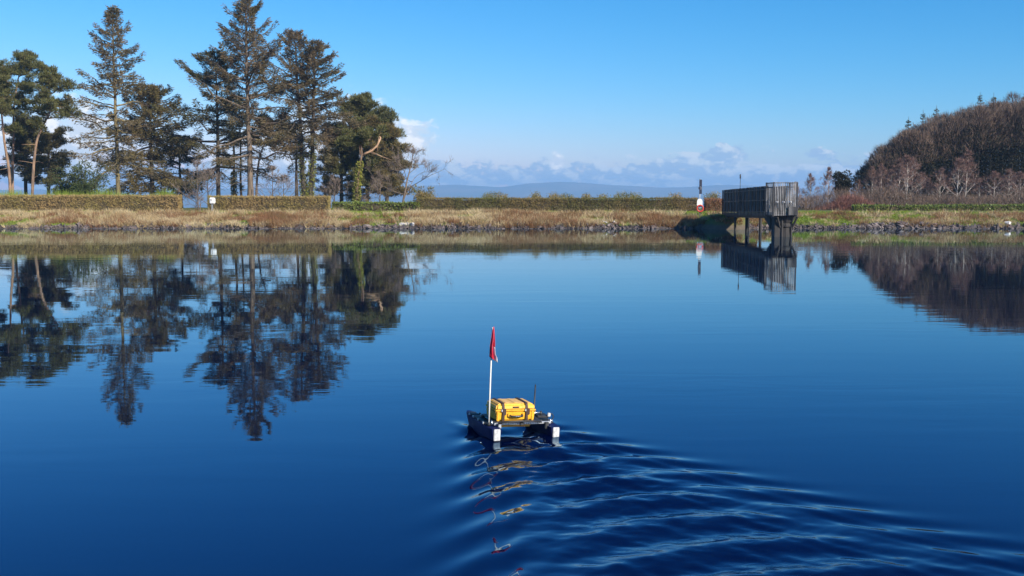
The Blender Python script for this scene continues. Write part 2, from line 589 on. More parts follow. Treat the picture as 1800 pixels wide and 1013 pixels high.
def wake(X, Y):
    """linear ship waves (Kelvin pattern) of the two hulls"""
    k0 = 9.81 / 1.24
    th = np.linspace(-1.36, 1.36, 341)
    dth = th[1] - th[0]
    dist = np.clip((BOAT[1] + .6 - Y) / 2.5, 0, 1)
    rx = X - BOAT[0] + dist * 0.14 * (fbm(X * .8, Y * .8, 5, 3) - .5)
    ry = Y - BOAT[1] + dist * 0.14 * (fbm(X * .8, Y * .8, 25, 3) - .5)
    aft = -(rx * FWD[0] + ry * FWD[1])
    side = rx * RGT[0] + ry * RGT[1]
    H = np.zeros_like(X)
    c, s = np.cos(th), np.sin(th)
    k = k0 / c ** 2
    for a0, s0, amp, size in ((-1.05, -0.41, 1.0, 0.040), (-1.05, 0.41, 1.0, 0.040), (0.02, -0.41, -0.8, 0.055), (0.02, 0.41, -0.8, 0.055)):
        U, V = (aft - a0), (side - s0)
        on = U > -0.6
        u, v = U[on], V[on]
        acc = np.zeros_like(u)
        for i in range(len(th)):
            w = math.exp(-(k[i] * size) ** 2 * 0.5) / c[i] * (1 - (th[i] / 1.37) ** 4)
            if w < 1e-3:
                continue
            acc += w * np.sin(k[i] * (u * c[i] + v * s[i]))
        ramp = np.clip((u + 0.15) / 0.7, 0, 1)
        decay = 1.0 / (1.0 + np.maximum(u, 0) * 0.02)
        # waves stay inside the wedge
        wedge = np.clip(1.35 - (np.abs(v) - 0.10) / (np.maximum(u, 0) * 0.40 + 0.25), 0, 1)
        wedge = wedge * wedge * (3 - 2 * wedge)
        H[on] += amp * acc * dth * ramp * decay * wedge
    H *= 0.0195 * (0.6 + 0.8 * fbm(X * .7, Y * .9, 40, 3))
    # churned short waves in the track of the two thrusters
    rw = np.random.default_rng(4)
    track = np.clip((aft + .2) / .8, 0, 1) * np.exp(-(side / (.55 + .22 * np.maximum(aft, 0))) ** 4)
    for i in range(46):
        lam = rw.uniform(.10, .42)
        a = rw.normal(0, .75)
        kx, ky = 2 * math.pi / lam * math.sin(a), 2 * math.pi / lam * math.cos(a)
        H += track * 0.0026 * lam * np.sin(kx * X + ky * Y + rw.uniform(0, 6.28)) * (0.3 + 1.3 * vnoise(X * 1.3 + i, Y * 1.3, i))
    # bow swell hugging each hull
    for s0 in (-0.41, 0.41):
        d2 = ((aft + 0.95) / 0.30) ** 2 + ((np.abs(side - s0) - 0.14) / 0.11) ** 2
        H += 0.022 * np.exp(-d2)
    return H


fx = np.arange(-3.4, 6.3, 0.028)
fy = np.arange(7.4, 15.6, 0.028)
xs = np.unique(np.concatenate([np.linspace(-170.5, -6, 30), np.linspace(-6, -3.43, 8), fx, np.linspace(6.35, 11, 8), np.linspace(11, 170.5, 30)]))
ys = np.unique(np.concatenate([np.linspace(-61, 6.5, 12), fy, np.linspace(15.8, 30, 8), np.linspace(30, 104.2, 30)]))


def water_z(X, Y):
    edge = np.clip((X + 3.4) / 0.8, 0, 1) * np.clip((6.2 - X) / 0.8, 0, 1) * np.clip((Y - 7.4) / 0.5, 0, 1) * np.clip((15.5 - Y) / 0.6, 0, 1)
    Z = np.zeros_like(X)
    m = edge > 0
    Z[m] = wake(X[m], Y[m]) * edge[m]
    return Z


tag(grid_mesh(xs, ys, water_z).obj('water', M['water'], smooth=True), 'calm dark blue lake water with the boat\'s spreading wake', kind='structure')

# ------------------------------------------------------------------ stones along the waterline
rng = np.random.default_rng(11)


def stone_mesh(seed):
    r = random.Random(seed)
    bm = bmesh.new()
    for i in range(13):
        v = Vector((r.gauss(0, 1), r.gauss(0, 1), r.gauss(0, 1))).normalized()
        bm.verts.new((v.x * 0.62, v.y * 0.5, v.z * 0.36))
    res = bmesh.ops.convex_hull(bm, input=bm.verts[:])
    for g in res['geom_interior']:
        if isinstance(g, bmesh.types.BMVert):
            bm.verts.remove(g)
    me = bpy.data.meshes.new('stone')
    bm.to_mesh(me)
    bm.free()
    return me


stone_meshes = {}
for k in ('stone', 'stone_dark', 'stone_pale'):
    stone_meshes[k] = [stone_mesh(100 + i) for i in range(7)]
    for me in stone_meshes[k]:
        me.materials.append(M[k])


def stone(x, d, size, mat):
    o = bpy.data.objects.new('stone', stone_meshes[mat][rng.integers(7)])
    COL.objects.link(o)
    o.parent = ground
    y = float(shore_y(x)) + d
    o.location = (x, y, float(ground_z(x, y)) + size * 0.10)
    o.rotation_euler = (rng.normal(0, 0.25), rng.normal(0, 0.25), rng.uniform(0, 6.28))
    o.scale = (size * rng.uniform(0.85, 1.35), size * rng.uniform(0.8, 1.2), size * rng.uniform(0.7, 1.15))


nst = 0
zones = [(PX(0, 103), PX(430, 103), 62, 0.26, 'stone_dark', .25), (PX(440, 103), PX(740, 103), 66, 0.36, 'stone', .7), (PX(740, 103), PX(1010, 103), 56, 0.34, 'stone_dark', .7),
         (PX(1010, 103), PX(1090, 103), 26, 0.50, 'stone', 1.2), (PX(1090, 103), PX(1220, 103), 20, 0.36, 'stone_dark', .4), (PX(1395, 103), PX(1490, 103), 14, 0.3, 'stone_dark', .3),
         (PX(1490, 103), PX(1650, 103), 58, 0.56, 'stone', 1.35), (PX(1650, 103), PX(1800, 103), 24, 0.5, 'stone', .9)]
for x0, x1, n, size, mat, big in zones:
    for i in range(n):
        x = x0 + (x1 - x0) * (i + rng.uniform(0, 1)) / n
        d = rng.uniform(-0.15, big)
        mm = mat
        if mat == 'stone' and rng.uniform() < 0.45:
            mm = 'stone_dark'
        stone(x, d, size * rng.choice([.55, .8, 1.0, 1.5], p=[.3, .3, .25, .15]) * rng.uniform(.85, 1.15), mm)
for px, d, s in ((707, 1.0, 0.7), (716, 1.3, 0.6), (724, 0.9, 0.75), (968, 1.6, 0.6), (1066, 1.6, 0.5), (1082, 1.4, 0.55), (1778, 1.2, 0.8)):
    stone(PX(px, 103), d, s, 'stone_pale')
# shingle between the stones: too small to pick apart
g = Geo()
for i in range(5200):
    x = rng.uniform(-52, 52)
    d = rng.uniform(-0.3, 0.7)
    y = float(shore_y(x)) + d
    if abs(x - 20.7) < 2.2:
        continue
    s = rng.uniform(0.06, 0.17)
    v = rng.normal(size=(4, 3)) * s
    g.add(np.array([x, y, 0.03]) + v, t=[(0, 1, 2), (0, 2, 3), (0, 3, 1), (1, 3, 2)])
V = np.concatenate(g.v)
zz = ground_z(V[:, 0], V[:, 1])
g.v = [np.stack([V[:, 0], V[:, 1], V[:, 2] + zz], axis=1)]
sh = g.obj('shingle', M['stone_dark'], ground)
sh['kind'] = 'stuff'

# ------------------------------------------------------------------ grass on the bank
def scatter(n, x0, x1, d0, d1, keep, seed):
    r = np.random.default_rng(seed)
    x = r.uniform(x0, x1, n)
    d = r.uniform(d0, d1, n)
    ok = r.uniform(size=n) < keep(x, d)
    x, d = x[ok], d[ok]
    y = shore_y(x) + d
    return np.stack([x, y, ground_z(x, y) - 0.03], axis=1), r


def upright(n, r, lean=0.5):
    d = r.normal(0, lean, (n, 3))
    d[:, 2] = 1.0
    return d


XL, XR = -58.0, 60.0
pxs = lambda x: 900 + x / 105.0 * F


def amount(px, pts):
    return np.interp(px, [p for p, _ in pts], [a for _, a in pts])


dry_w = [(0, .6), (300, .65), (330, .25), (370, .6), (600, .45), (625, .04), (690, .04), (720, .7), (1000, .6), (1050, .3), (1160, .3), (1220, .15), (1290, .1), (1400, .03), (1480, .05), (1560, .12), (1640, .16), (1800, .2)]
green_w = [(0, .6), (320, .8), (350, .8), (400, .45), (580, .6), (620, 1), (700, 1), (740, .6), (960, .6), (1040, .9), (1160, .9), (1220, .6), (1290, .8), (1400, 1), (1500, 1), (1560, .9), (1800, .9)]
brack_w = [(0, .22), (200, .2), (250, .4), (330, .2), (420, .45), (560, .45), (600, .1), (700, .1), (780, .35), (960, .6), (1010, .6), (1040, .1), (1120, .2), (1150, .7), (1230, .8), (1280, .2), (1480, .2), (1530, .1), (1650, .12), (1800, .2)]

def tufts(centres, r, per, spread, L, Wd, lean):
    n = len(centres) * per
    k = np.repeat(np.arange(len(centres)), per)
    size = r.uniform(.6, 1.4, len(centres))[k]
    a = r.uniform(0, 6.28, n)
    rad = spread * size * r.uniform(0, 1, n) ** .7
    P = centres[k] + np.stack([np.cos(a) * rad, np.sin(a) * rad, np.zeros(n)], 1)
    d = np.stack([np.cos(a), np.sin(a), np.zeros(n)], 1) * (lean * r.uniform(.2, 1.3, n))[:, None] + r.normal(0, .15, (n, 3))
    d[:, 2] = 1.0
    return P, d, r.uniform(*L, n) * size, r.uniform(*Wd, n)


P, r = scatter(24000, XL, XR, 0.35, 8.0, lambda x, d: amount(pxs(x), dry_w) * np.clip(fbm(x * .36, d * .8, 3, 3) * 4.6 - 1.75, 0, 1) * np.clip((d - .2) / .5, 0, 1) * np.clip((8.3 - d) / 2.5, 0.12, 1), 21)
g = Geo()
g.blades(*tufts(P, r, 30, .24, (.20, .62), (.03, .06), .85), r)
tag(g.obj('dry_grass', M['grass_dry']), 'pale dry tufted grass along the bank', 'grass', kind='stuff')

P, r = scatter(300000, XL, XR, 0.7, 9.0, lambda x, d: amount(pxs(x), green_w) * np.clip(fbm(x * .5, d * .7, 44, 3) * 2.4 - 0.6 + np.clip(d - 6, 0, 2) * .4, 0, 1), 22)
g = Geo()
g.blades(P, upright(len(P), r, 0.7), r.uniform(0.10, 0.26, len(P)), r.uniform(0.04, 0.08, len(P)), r)
tag(g.obj('green_grass', M['grass_green']), 'short green grass on top of the bank', 'grass', kind='stuff')

P, r = scatter(9000, XL, XR, 0.4, 6.5, lambda x, d: amount(pxs(x), brack_w) * np.clip(fbm(x * .25, d * .4, 66, 3) * 4.6 - 1.6, 0, 1), 23)
g = Geo()
g.blades(*tufts(P, r, 60, .38, (.25, .75), (.022, .045), .7), r)
tag(g.obj('bracken', M['bracken']), 'russet dead bracken and bramble stems on the bank', 'bracken', kind='stuff')

# ------------------------------------------------------------------ hedges
def hedge(name, label, px0, px1, D, base, top, depth, mat, seed, dens=260, blade=(0.12, 0.32), wid=(0.03, 0.06), leaf=False, rough=0.10, group=None):
    r = np.random.default_rng(seed)
    x0, x1 = PX(px0, D), PX(px1, D)
    cx = (x0 + x1) / 2
    root = empty(name, (cx, D, base), 0, label, 'hedge', group)
    w, h = x1 - x0, top - base
    # interior
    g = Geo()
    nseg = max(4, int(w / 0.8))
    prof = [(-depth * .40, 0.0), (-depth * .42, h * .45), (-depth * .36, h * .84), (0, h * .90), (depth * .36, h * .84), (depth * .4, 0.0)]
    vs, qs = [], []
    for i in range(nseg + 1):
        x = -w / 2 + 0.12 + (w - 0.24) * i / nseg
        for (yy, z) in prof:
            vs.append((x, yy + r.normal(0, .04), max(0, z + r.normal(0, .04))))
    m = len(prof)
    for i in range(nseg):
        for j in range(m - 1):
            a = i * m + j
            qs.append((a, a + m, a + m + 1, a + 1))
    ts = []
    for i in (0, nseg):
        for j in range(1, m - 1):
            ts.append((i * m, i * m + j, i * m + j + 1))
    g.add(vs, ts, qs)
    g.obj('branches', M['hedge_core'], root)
    # outer growth
    g = Geo()

    def wob(x, z):
        return rough * (fbm(x * 0.9, z * 1.3, seed, 3) - 0.5) * 4
    n = int(w * h * dens)
    x = r.uniform(-w / 2, w / 2, n)
    z = h * r.uniform(0.02, 1.0, n) ** 0.9
    y = -depth * .46 + wob(x + cx, z) + r.normal(0, .07, n)
    d = np.stack([r.normal(0, .7, n), -0.5 + r.normal(0, .5, n), 0.55 + r.normal(0, .6, n)], 1)
    g.blades(np.stack([x, y, z], 1), d, r.uniform(*blade, n), r.uniform(*wid, n), r, leaf)
    n = int(w * depth * dens * 0.8)
    x = r.uniform(-w / 2, w / 2, n)
    y = r.uniform(-depth / 2, depth / 2, n)
    z = h * .93 + wob(x + cx, y + 9) * .6 + r.normal(0, .03, n)
    d = np.stack([r.normal(0, .7, n), r.normal(0, .6, n), 0.7 + r.normal(0, .4, n)], 1)
    g.blades(np.stack([x, y, z], 1), d, r.uniform(blade[0], blade[1] * .8, n), r.uniform(*wid, n), r, leaf)
    n = int(w * 22)
    x = r.uniform(-w / 2, w / 2, n)
    keep = vnoise((x + cx) * .8, x * 0, seed + 50) > .35
    x = x[keep]
    n = len(x)
    d = np.stack([r.normal(0, .35, n), r.normal(0, .35, n), np.full(n, 1.0)], 1)
    g.blades(np.stack([x, r.uniform(-depth * .45, depth * .4, n), np.full(n, h * .92)], 1), d, r.uniform(.15, .48, n), r.uniform(.025, .05, n), r, leaf)
    for s in (-1, 1):
        n = int(h * depth * dens * 1.2)
        y = r.uniform(-depth / 2, depth / 2, n)
        z = r.uniform(0, h, n)
        d = np.stack([s * 0.5 + r.normal(0, .5, n), r.normal(0, .6, n), .5 + r.normal(0, .5, n)], 1)
        g.blades(np.stack([np.full(n, s * w / 2) - s * abs(r.normal(0, .06, n)), y, z], 1), d, r.uniform(*blade, n), r.uniform(*wid, n), r, leaf)
    g.obj('foliage', M[mat], root)
    return root


BZ = 1.42
hedge('clipped_hedge', 'long brown clipped hedge under the leftmost pines', -60, 316, 112.5, BZ, PZ(343.5, 112.5), 1.3, 'hedge', 1)
hedge('clipped_hedge', 'short brown clipped hedge just right of the small white box on a post', 368, 579, 112.3, BZ, PZ(345, 112.3), 1.3, 'hedge', 2)
hedge('laurel_hedge', 'low dark green laurel hedge below the ivy trunk with the broken limb', 586, 738, 113.0, BZ, PZ(356, 113), 1.2, 'laurel', 3, dens=150, blade=(0.12, 0.24), wid=(0.07, 0.13), leaf=True, rough=0.14)
hedge('clipped_hedge', 'long green and brown clipped hedge left of the red lifebuoy', 735, 1224, 113.2, BZ, PZ(348.5, 113.2), 1.3, 'hedge_mid', 4, rough=0.08)
hedge('clipped_hedge', 'russet clipped hedge between the red lifebuoy and the footbridge', 1240, 1330, 113.6, BZ, PZ(350, 113.6), 1.3, 'hedge_red', 5)
hedge('laurel_hedge', 'glossy green laurel hedge in front of the birches', 1500, 1860, 117.0, BZ, PZ(361.5, 117), 1.2, 'laurel', 6, dens=150, blade=(0.12, 0.26), wid=(0.07, 0.14), leaf=True, rough=0.2)

# ------------------------------------------------------------------ trees
def bez(p0, p1, p2, n):
    t = np.linspace(0, 1, n)[:, None]
    return (1 - t) ** 2 * np.asarray(p0) + 2 * t * (1 - t) * np.asarray(p1) + t * t * np.asarray(p2)


def trunk_path(H, r, bend=0.02, n=12):
    z = np.linspace(0, H, n)
    x = np.cumsum(r.normal(0, bend, n)) * H / n * 2
    y = np.cumsum(r.normal(0, bend, n)) * H / n * 2
    x -= np.linspace(0, 1, n) * x[-1] * 0.6
    y -= np.linspace(0, 1, n) * y[-1] * 0.6
    x -= x[0]
    y -= y[0]
    return np.stack([x, y, z], 1)


def at_z(path, z):
    return np.array([np.interp(z, path[:, 2], path[:, 0]), np.interp(z, path[:, 2], path[:, 1]), z])


def conifer(name, label, px, D, top_py, crown_py, R, seed, needles='spruce', bark='bark', dens=30, step=0.42, up=(0.0, 0.75), droop=0.25, power=0.75,
            trunk_r=None, dead=26, gz=1.45, lean=0.0, ivy=None, stems=1, hang=0.45, blade=(0.22, 0.60), bw=(0.055, 0.11), sparse=0.0, topw=0.10, ragged=0.35, group=None, cat='tree', leader=0.985):
    r = np.random.default_rng(seed)
    root = empty(name, (PX(px, D), D, gz), 0, label, cat, group)
    R *= 1.14
    dens *= 2.5
    step *= 0.88
    ragged *= 1.3
    H = PZ(top_py, D) - gz
    cb = PZ(crown_py, D) - gz
    tr = trunk_r or H * 0.012
    gb, gf = Geo(), Geo()
    for st in range(stems):
        path = trunk_path(H * (1 - 0.06 * st), r, 0.012)
        path[:, 0] += lean * np.linspace(0, 1, len(path)) ** 1.3 * H
        if stems > 1:
            path[:, 0] += (st - 0.5) * (0.45 + np.linspace(0, 1, len(path)) ** 0.8 * H * 0.10)
        zz = np.linspace(0, 1, len(path))
        rad = tr * (1 - zz) ** 0.8 + 0.025
        rad[0] *= 1.35
        g = Geo()
        g.tube(path, rad, 8)
        g.obj('trunk', M[bark], root, True)
        Hs = path[-1, 2]
        z = cb
        az = r.uniform(0, 6.28)
        while z < Hs * leader:
            t = (z - cb) / (Hs - cb)
            prof = (1 - t) ** power * (0.62 + 0.38 * min(1, t / 0.22)) + topw * (1 - t)
            for _ in range(2 if t < 0.85 else 3):
                az += 2.4 + r.normal(0, 0.5)
                if r.uniform() < sparse * (1 - t):
                    continue
                Lb = max(0.16, R * prof * (1 + r.uniform(-ragged, ragged * 0.7)))
                e = up[0] + (up[1] - up[0]) * t ** 0.8 + r.normal(0, 0.22)
                h = np.array([math.cos(az), math.sin(az), 0])
                p0 = at_z(path, z + r.uniform(-.2, .2))
                e = min(e, 1.0)
                ce, se = math.cos(max(e - .35, 0)), math.sin(e) * 1.1
                p1 = p0 + h * Lb * 0.5 * ce + np.array([0, 0, Lb * (0.5 * se - droop * 0.30)])
                p2 = p0 + h * Lb * ce + np.array([0, 0, Lb * (se * 0.95 - droop * (1 - t) + 0.10)])
                p2[2] = min(p2[2], z + (Hs - z) * 0.78)
                nb = 6
                br = bez(p0, p1, p2, nb)
                br[1:] += r.normal(0, 0.045 * Lb, (nb - 1, 3)) * 0.6
                r0 = min(0.035 + 0.014 * Lb, tr * 0.55)
                gb.tube(br, np.linspace(r0, 0.012, nb), 4, False)
                # side shoots with hanging needles
                n = int(Lb * dens * r.uniform(0.7, 1.2)) + 6
                s = r.uniform(0.18, 1.02, n) ** 0.85
                i = np.clip(s, 0, 1) * (nb - 1)
                base = np.stack([np.interp(i, np.arange(nb), br[:, c]) for c in range(3)], 1)
                latw = (1.05 - s) * 0.36 * Lb ** 0.75 + 0.10
                lat = np.cross(h, [0, 0, 1.0])
                off = r.uniform(-1, 1, n)
                pos = base + lat * (off * latw)[:, None] + h * (r.normal(0, .10, n))[:, None]
                pos[:, 2] += -np.abs(off) * latw * 0.30 + r.uniform(-hang * 1.35, 0.16, n) * (0.45 + 0.55 * (1 - t))
                d = h * r.uniform(0.1, 1.0, n)[:, None] + lat * (off * 0.9)[:, None] + np.array([0, 0, 1.0]) * (r.uniform(-hang - .15, 0.35 - hang * .3, n) + 0.55 * t)[:, None]
                gf.blades(pos, d, r.uniform(*blade, n), r.uniform(*bw, n) * r.choice([.6, 1.0, 1.5], n), r, True)
                for q in range(4):
                    k = r.integers(1, nb - 1)
                    e2 = br[k] + (lat * r.choice([-1, 1]) * 0.35 + h * 0.3 + np.array([0, 0, -0.08])) * Lb ** 0.8 * 0.8
                    gb.tube(np.stack([br[k], (br[k] + e2) / 2, e2]), [0.02, 0.015, 0.008], 3, False)
            z += step * r.uniform(0.7, 1.3) * (1.15 - 0.55 * t)
        for q in range(dead):
            zq = r.uniform(min(2.5, cb * .4), cb + 1.5)
            a = r.uniform(0, 6.28)
            Lq = r.uniform(0.6, 0.32 * R + 1.0)
            h = np.array([math.cos(a), math.sin(a), r.uniform(-0.35, 0.15)])
            p0 = at_z(path, zq)
            gb.tube(np.stack([p0, p0 + h * Lq * .5 + r.normal(0, .06, 3), p0 + h * Lq + [0, 0, -0.15 * Lq]]), [0.035, 0.022, 0.010], 3, False)
        if ivy:
            gi = Geo()
            n = int(3000 * ivy)
            zq = r.uniform(0, 1, n) ** 1.1 * H * ivy
            a = r.uniform(0, 6.28, n)
            rr = np.interp(zq, path[:, 2], rad) + r.uniform(0.0, 0.16, n)
            pos = np.stack([np.interp(zq, path[:, 2], path[:, 0]) + np.cos(a) * rr, np.interp(zq, path[:, 2], path[:, 1]) + np.sin(a) * rr, zq], 1)
            d = np.stack([np.cos(a), np.sin(a), r.uniform(-1, .4, n)], 1) + r.normal(0, .5, (n, 3))
            gi.blades(pos, d, r.uniform(.14, .30, n), r.uniform(.10, .22, n), r, True)
            gi.obj('ivy', M['ivy'], root)
    gb.obj('branches', M[bark], root)['kind'] = 'stuff'
    gf.obj('crown', M[needles], root)
    return root


def clump(gf, c, rx, rz, n, r, L=(0.24, 0.56), W=(0.045, 0.095)):
    n = int(n * 1.9)
    d = r.normal(size=(n, 3))
    d /= np.linalg.norm(d, axis=1, keepdims=True)
    d[:, 2] = np.where(d[:, 2] < -0.25, d[:, 2] * 0.35, d[:, 2])
    rad = r.uniform(0.25, 1.0, n) ** 0.6
    pos = np.asarray(c) + d * rad[:, None] * np.array([rx, rx, rz])
    dd = d + np.array([0, 0, 0.55]) + r.normal(0, .4, (n, 3))
    gf.blades(pos, dd, r.uniform(*L, n), r.uniform(*W, n), r, True)


def pine(name, label, px, D, pts, crown_py, R, seed, needles='pine', bark='bark_pine', limbs=14, clumps=5, cn=150, csize=1.0, tr=0.28, gz=1.45, ivy=None, low=0, spread_up=0.5, group=None, top_R=0.55):
    """pts: trunk line as photo columns and rows at distance D"""
    r = np.random.default_rng(seed)
    x0 = PX(px, D)
    root = empty(name, (x0, D, gz), 0, label, 'tree', group)
    P = [np.array([0, 0, 0.0])]
    for (a, b) in pts:
        P.append(np.array([PX(a, D, b) - x0, r.normal(0, .25), PZ(b, D) - gz]))
    P = np.array(P)
    tt = np.linspace(0, len(P) - 1, len(P) * 3 - 2)
    path = np.stack([np.interp(tt, np.arange(len(P)), P[:, c]) for c in range(3)], 1)
    path[1:-1] = (path[:-2] + 2 * path[1:-1] + path[2:]) / 4
    H = path[-1, 2]
    rad = tr * (1 - np.linspace(0, 1, len(path)) ** 1.2 * 0.82)
    g = Geo()
    g.tube(path, rad, 8)
    g.obj('trunk', M[bark], root, True)
    gb, gf = Geo(), Geo()
    cb = PZ(crown_py, D) - gz
    az = r.uniform(0, 6.28)
    for i in range(limbs):
        t = (i + r.uniform(0, .8)) / limbs
        z = cb + (H - cb) * t * 0.97
        az += 2.4 + r.normal(0, .5)
        Lb = R * (np.interp(t, [0, .25, .6, 1], [.75, 1.0, .9, top_R])) * r.uniform(.6, 1.12)
        h = np.array([math.cos(az), math.sin(az) * 0.9, 0])
        p0 = at_z(path, z)
        rise = Lb * (spread_up * t + r.uniform(-.05, .25))
        p1 = p0 + h * Lb * .55 + np.array([0, 0, rise * .25])
        p2 = p0 + h * Lb + np.array([0, 0, rise])
        br = bez(p0, p1, p2, 6)
        br[1:] += r.normal(0, .05 * Lb, (5, 3)) * .6
        gb.tube(br, np.linspace(min(.10, tr * .45), .02, 6), 5, False)
        for k in range(int((clumps + 3) * 1.9)):
            s = r.uniform(.30, 1.08)
            c = np.array([np.interp(min(s, 1) * 5, np.arange(6), br[:, q]) for q in range(3)])
            c += np.array([r.normal(0, .26), r.normal(0, .26), r.normal(.0, .22)]) * Lb * .6
            gb.tube(np.stack([br[3], (br[3] + c) / 2 + r.normal(0, .05, 3), c]), [.035, .025, .012], 3, False)
            sz = csize * r.uniform(.28, .66)
            clump(gf, c, sz, sz * .72, int(cn * sz * sz) + 24, r)
    for k in range(3 + clumps):
        c = path[-1] + np.array([r.normal(0, .5), r.normal(0, .5), r.uniform(-.7, .25)]) * csize
        sz = csize * r.uniform(.3, .6)
        clump(gf, c, sz, sz * .6, int(cn * sz * sz) + 20, r)
    for k in range(low):
        zq = r.uniform(cb * .35, cb)
        a = r.uniform(0, 6.28)
        Lq = r.uniform(.8, 2.6)
        p0 = at_z(path, zq)
        e = p0 + np.array([math.cos(a) * Lq, math.sin(a) * Lq, r.uniform(-.5, .4)])
        gb.tube(np.stack([p0, (p0 + e) / 2 + r.normal(0, .12, 3), e]), [.05, .03, .012], 3, False)
    if ivy:
        gi = Geo()
        n = int(1500 * ivy)
        zq = r.uniform(0, 1, n) * H * ivy
        a = r.uniform(0, 6.28, n)
        rr = np.interp(zq, path[:, 2], rad) * 0.9 + r.uniform(0, .17, n)
        pos = np.stack([np.interp(zq, path[:, 2], path[:, 0]) + np.cos(a) * rr, np.interp(zq, path[:, 2], path[:, 1]) + np.sin(a) * rr, zq], 1)
        d = np.stack([np.cos(a), np.sin(a), r.uniform(-1, .4, n)], 1) + r.normal(0, .5, (n, 3))
        gi.blades(pos, d, r.uniform(.14, .30, n), r.uniform(.10, .22, n), r, True)
        gi.obj('ivy', M['ivy'], root)
    gb.obj('branches', M[bark], root)['kind'] = 'stuff'
    gf.obj('crown', M[needles], root)
    return root


def bare_mesh(H, seed, spread=0.5, levels=4, trunk_r=0.12, twn=9, twl=(0.35, 0.9), tww=(0.02, 0.045), first=0.25, n1=12, lean=0.0, upr=0.6):
    """trunk, branches and twig meshes of a leafless tree"""
    r = np.random.default_rng(seed)
    gt, gb, gf = Geo(), Geo(), Geo()
    path = trunk_path(H, r, 0.02, 9)
    path[:, 0] += lean * H * np.linspace(0, 1, 9) ** 1.2
    gt.tube(path, trunk_r * (1 - np.linspace(0, 1, 9)) ** .8 + .012, 6)

    def twigs(br, n, L):
        i = r.uniform(0.2, 1, n) * (len(br) - 1)
        pos = np.stack([np.interp(i, np.arange(len(br)), br[:, c]) for c in range(3)], 1)
        d = (br[-1] - br[0])
        d = d / (np.linalg.norm(d) + 1e-6)
        dd = d + r.normal(0, .55, (n, 3)) + np.array([0, 0, .25])
        gf.blades(pos, dd, r.uniform(*twl, n) * L, r.uniform(*tww, n), r)

    def grow(p, d, L, rad, lev):
        n = 5
        d = d / np.linalg.norm(d)
        q = p + d * L + np.array([0, 0, L * .12])
        mid = (p + q) / 2 + r.normal(0, .08 * L, 3)
        br = bez(p, mid, q, n)
        gb.tube(br, np.linspace(rad, rad * .35, n), 4 if lev < 2 else 3, False)
        if lev >= levels - 1:
            twigs(br, twn, 1.0)
            return
        k = 3 if lev == 0 else r.integers(2, 4)
        for j in range(k + 1):
            s = r.uniform(.35, 1.0)
            pp = np.array([np.interp(s * (n - 1), np.arange(n), br[:, c]) for c in range(3)])
            nd = d + r.normal(0, .55, 3) + np.array([0, 0, .15 * upr])
            grow(pp, nd, L * r.uniform(.45, .68), rad * .5, lev + 1)
        twigs(br, twn // 2 + 1, .9)
    az = r.uniform(0, 6.28)
    for i in range(n1):
        t = first + (1 - first) * (i + r.uniform(0, .8)) / n1
        az += 2.4 + r.normal(0, .4)
        e = upr * (0.6 + 0.9 * t) + r.normal(0, .15)
        h = np.array([math.cos(az), math.sin(az), math.tan(min(e, 1.25))])
        grow(at_z(path, t * H * .97), h, H * spread * (1.08 - t) * r.uniform(.7, 1.15), trunk_r * .42 * (1.15 - t) + .012, 1)
    twigs(path[4:], twn * 4, .9)
    return gt.mesh('trunk', True), gb.mesh('branches'), gf.mesh('crown')


def place_bare(name, label, meshes, px, D, s, rz, bark, twig, group=None, gz=1.45, sx=1.0, cat='tree'):
    root = empty(name, (PX(px, D), D, gz), rz, label, cat, group)
    root.scale = (s * sx, s * sx, s)
    for nm, me, mt in zip(('trunk', 'branches', 'crown'), meshes, (bark, bark, twig)):
        if not me.materials:
            me.materials.append(M[mt])
        o = bpy.data.objects.new(nm, me)
        COL.objects.link(o)
        o.parent = root
        if nm != 'trunk':
            o['kind'] = 'stuff'
    return root


# --- left group: Scots pines
pine('pine_tree', 'orange-trunked pine at the left edge of the picture', 18, 140, [(16, 300), (10, 250), (6, 200), (-4, 150), (-8, 112)], 235, 4.6, 301, limbs=10, clumps=6, cn=190, csize=1.05, low=4, tr=.21)
pine('pine_tree', 'second pine from the left, straight orange trunk and high crown', 21, 146, [(22, 290), (25, 240), (27, 190), (34, 130), (40, 98)], 200, 3.8, 302, limbs=10, clumps=6, cn=190, csize=1.0, low=4, tr=.21)
pine('pine_tree', 'crooked pine leaning right with an open crown, third from the left', 55, 138, [(60, 290), (65, 245), (80, 215), (92, 190), (84, 160), (86, 124)], 225, 4.1, 303, limbs=11, clumps=5, cn=170, csize=0.95, low=5, tr=.20)
pine('pine_tree', 'dark low pine filling the space behind the orange trunks', 45, 152, [(46, 290), (50, 250), (52, 215)], 318, 4.2, 304, needles='spruce_green', bark='bark_dark', limbs=16, clumps=6, cn=190, csize=1.15)
pine('pine_tree', 'small dark pine right of the crooked pine trunk', 84, 148, [(84, 300), (86, 260), (88, 238)], 320, 3.0, 305, needles='spruce_green', bark='bark_dark', limbs=12, clumps=5, cn=180, csize=0.95)
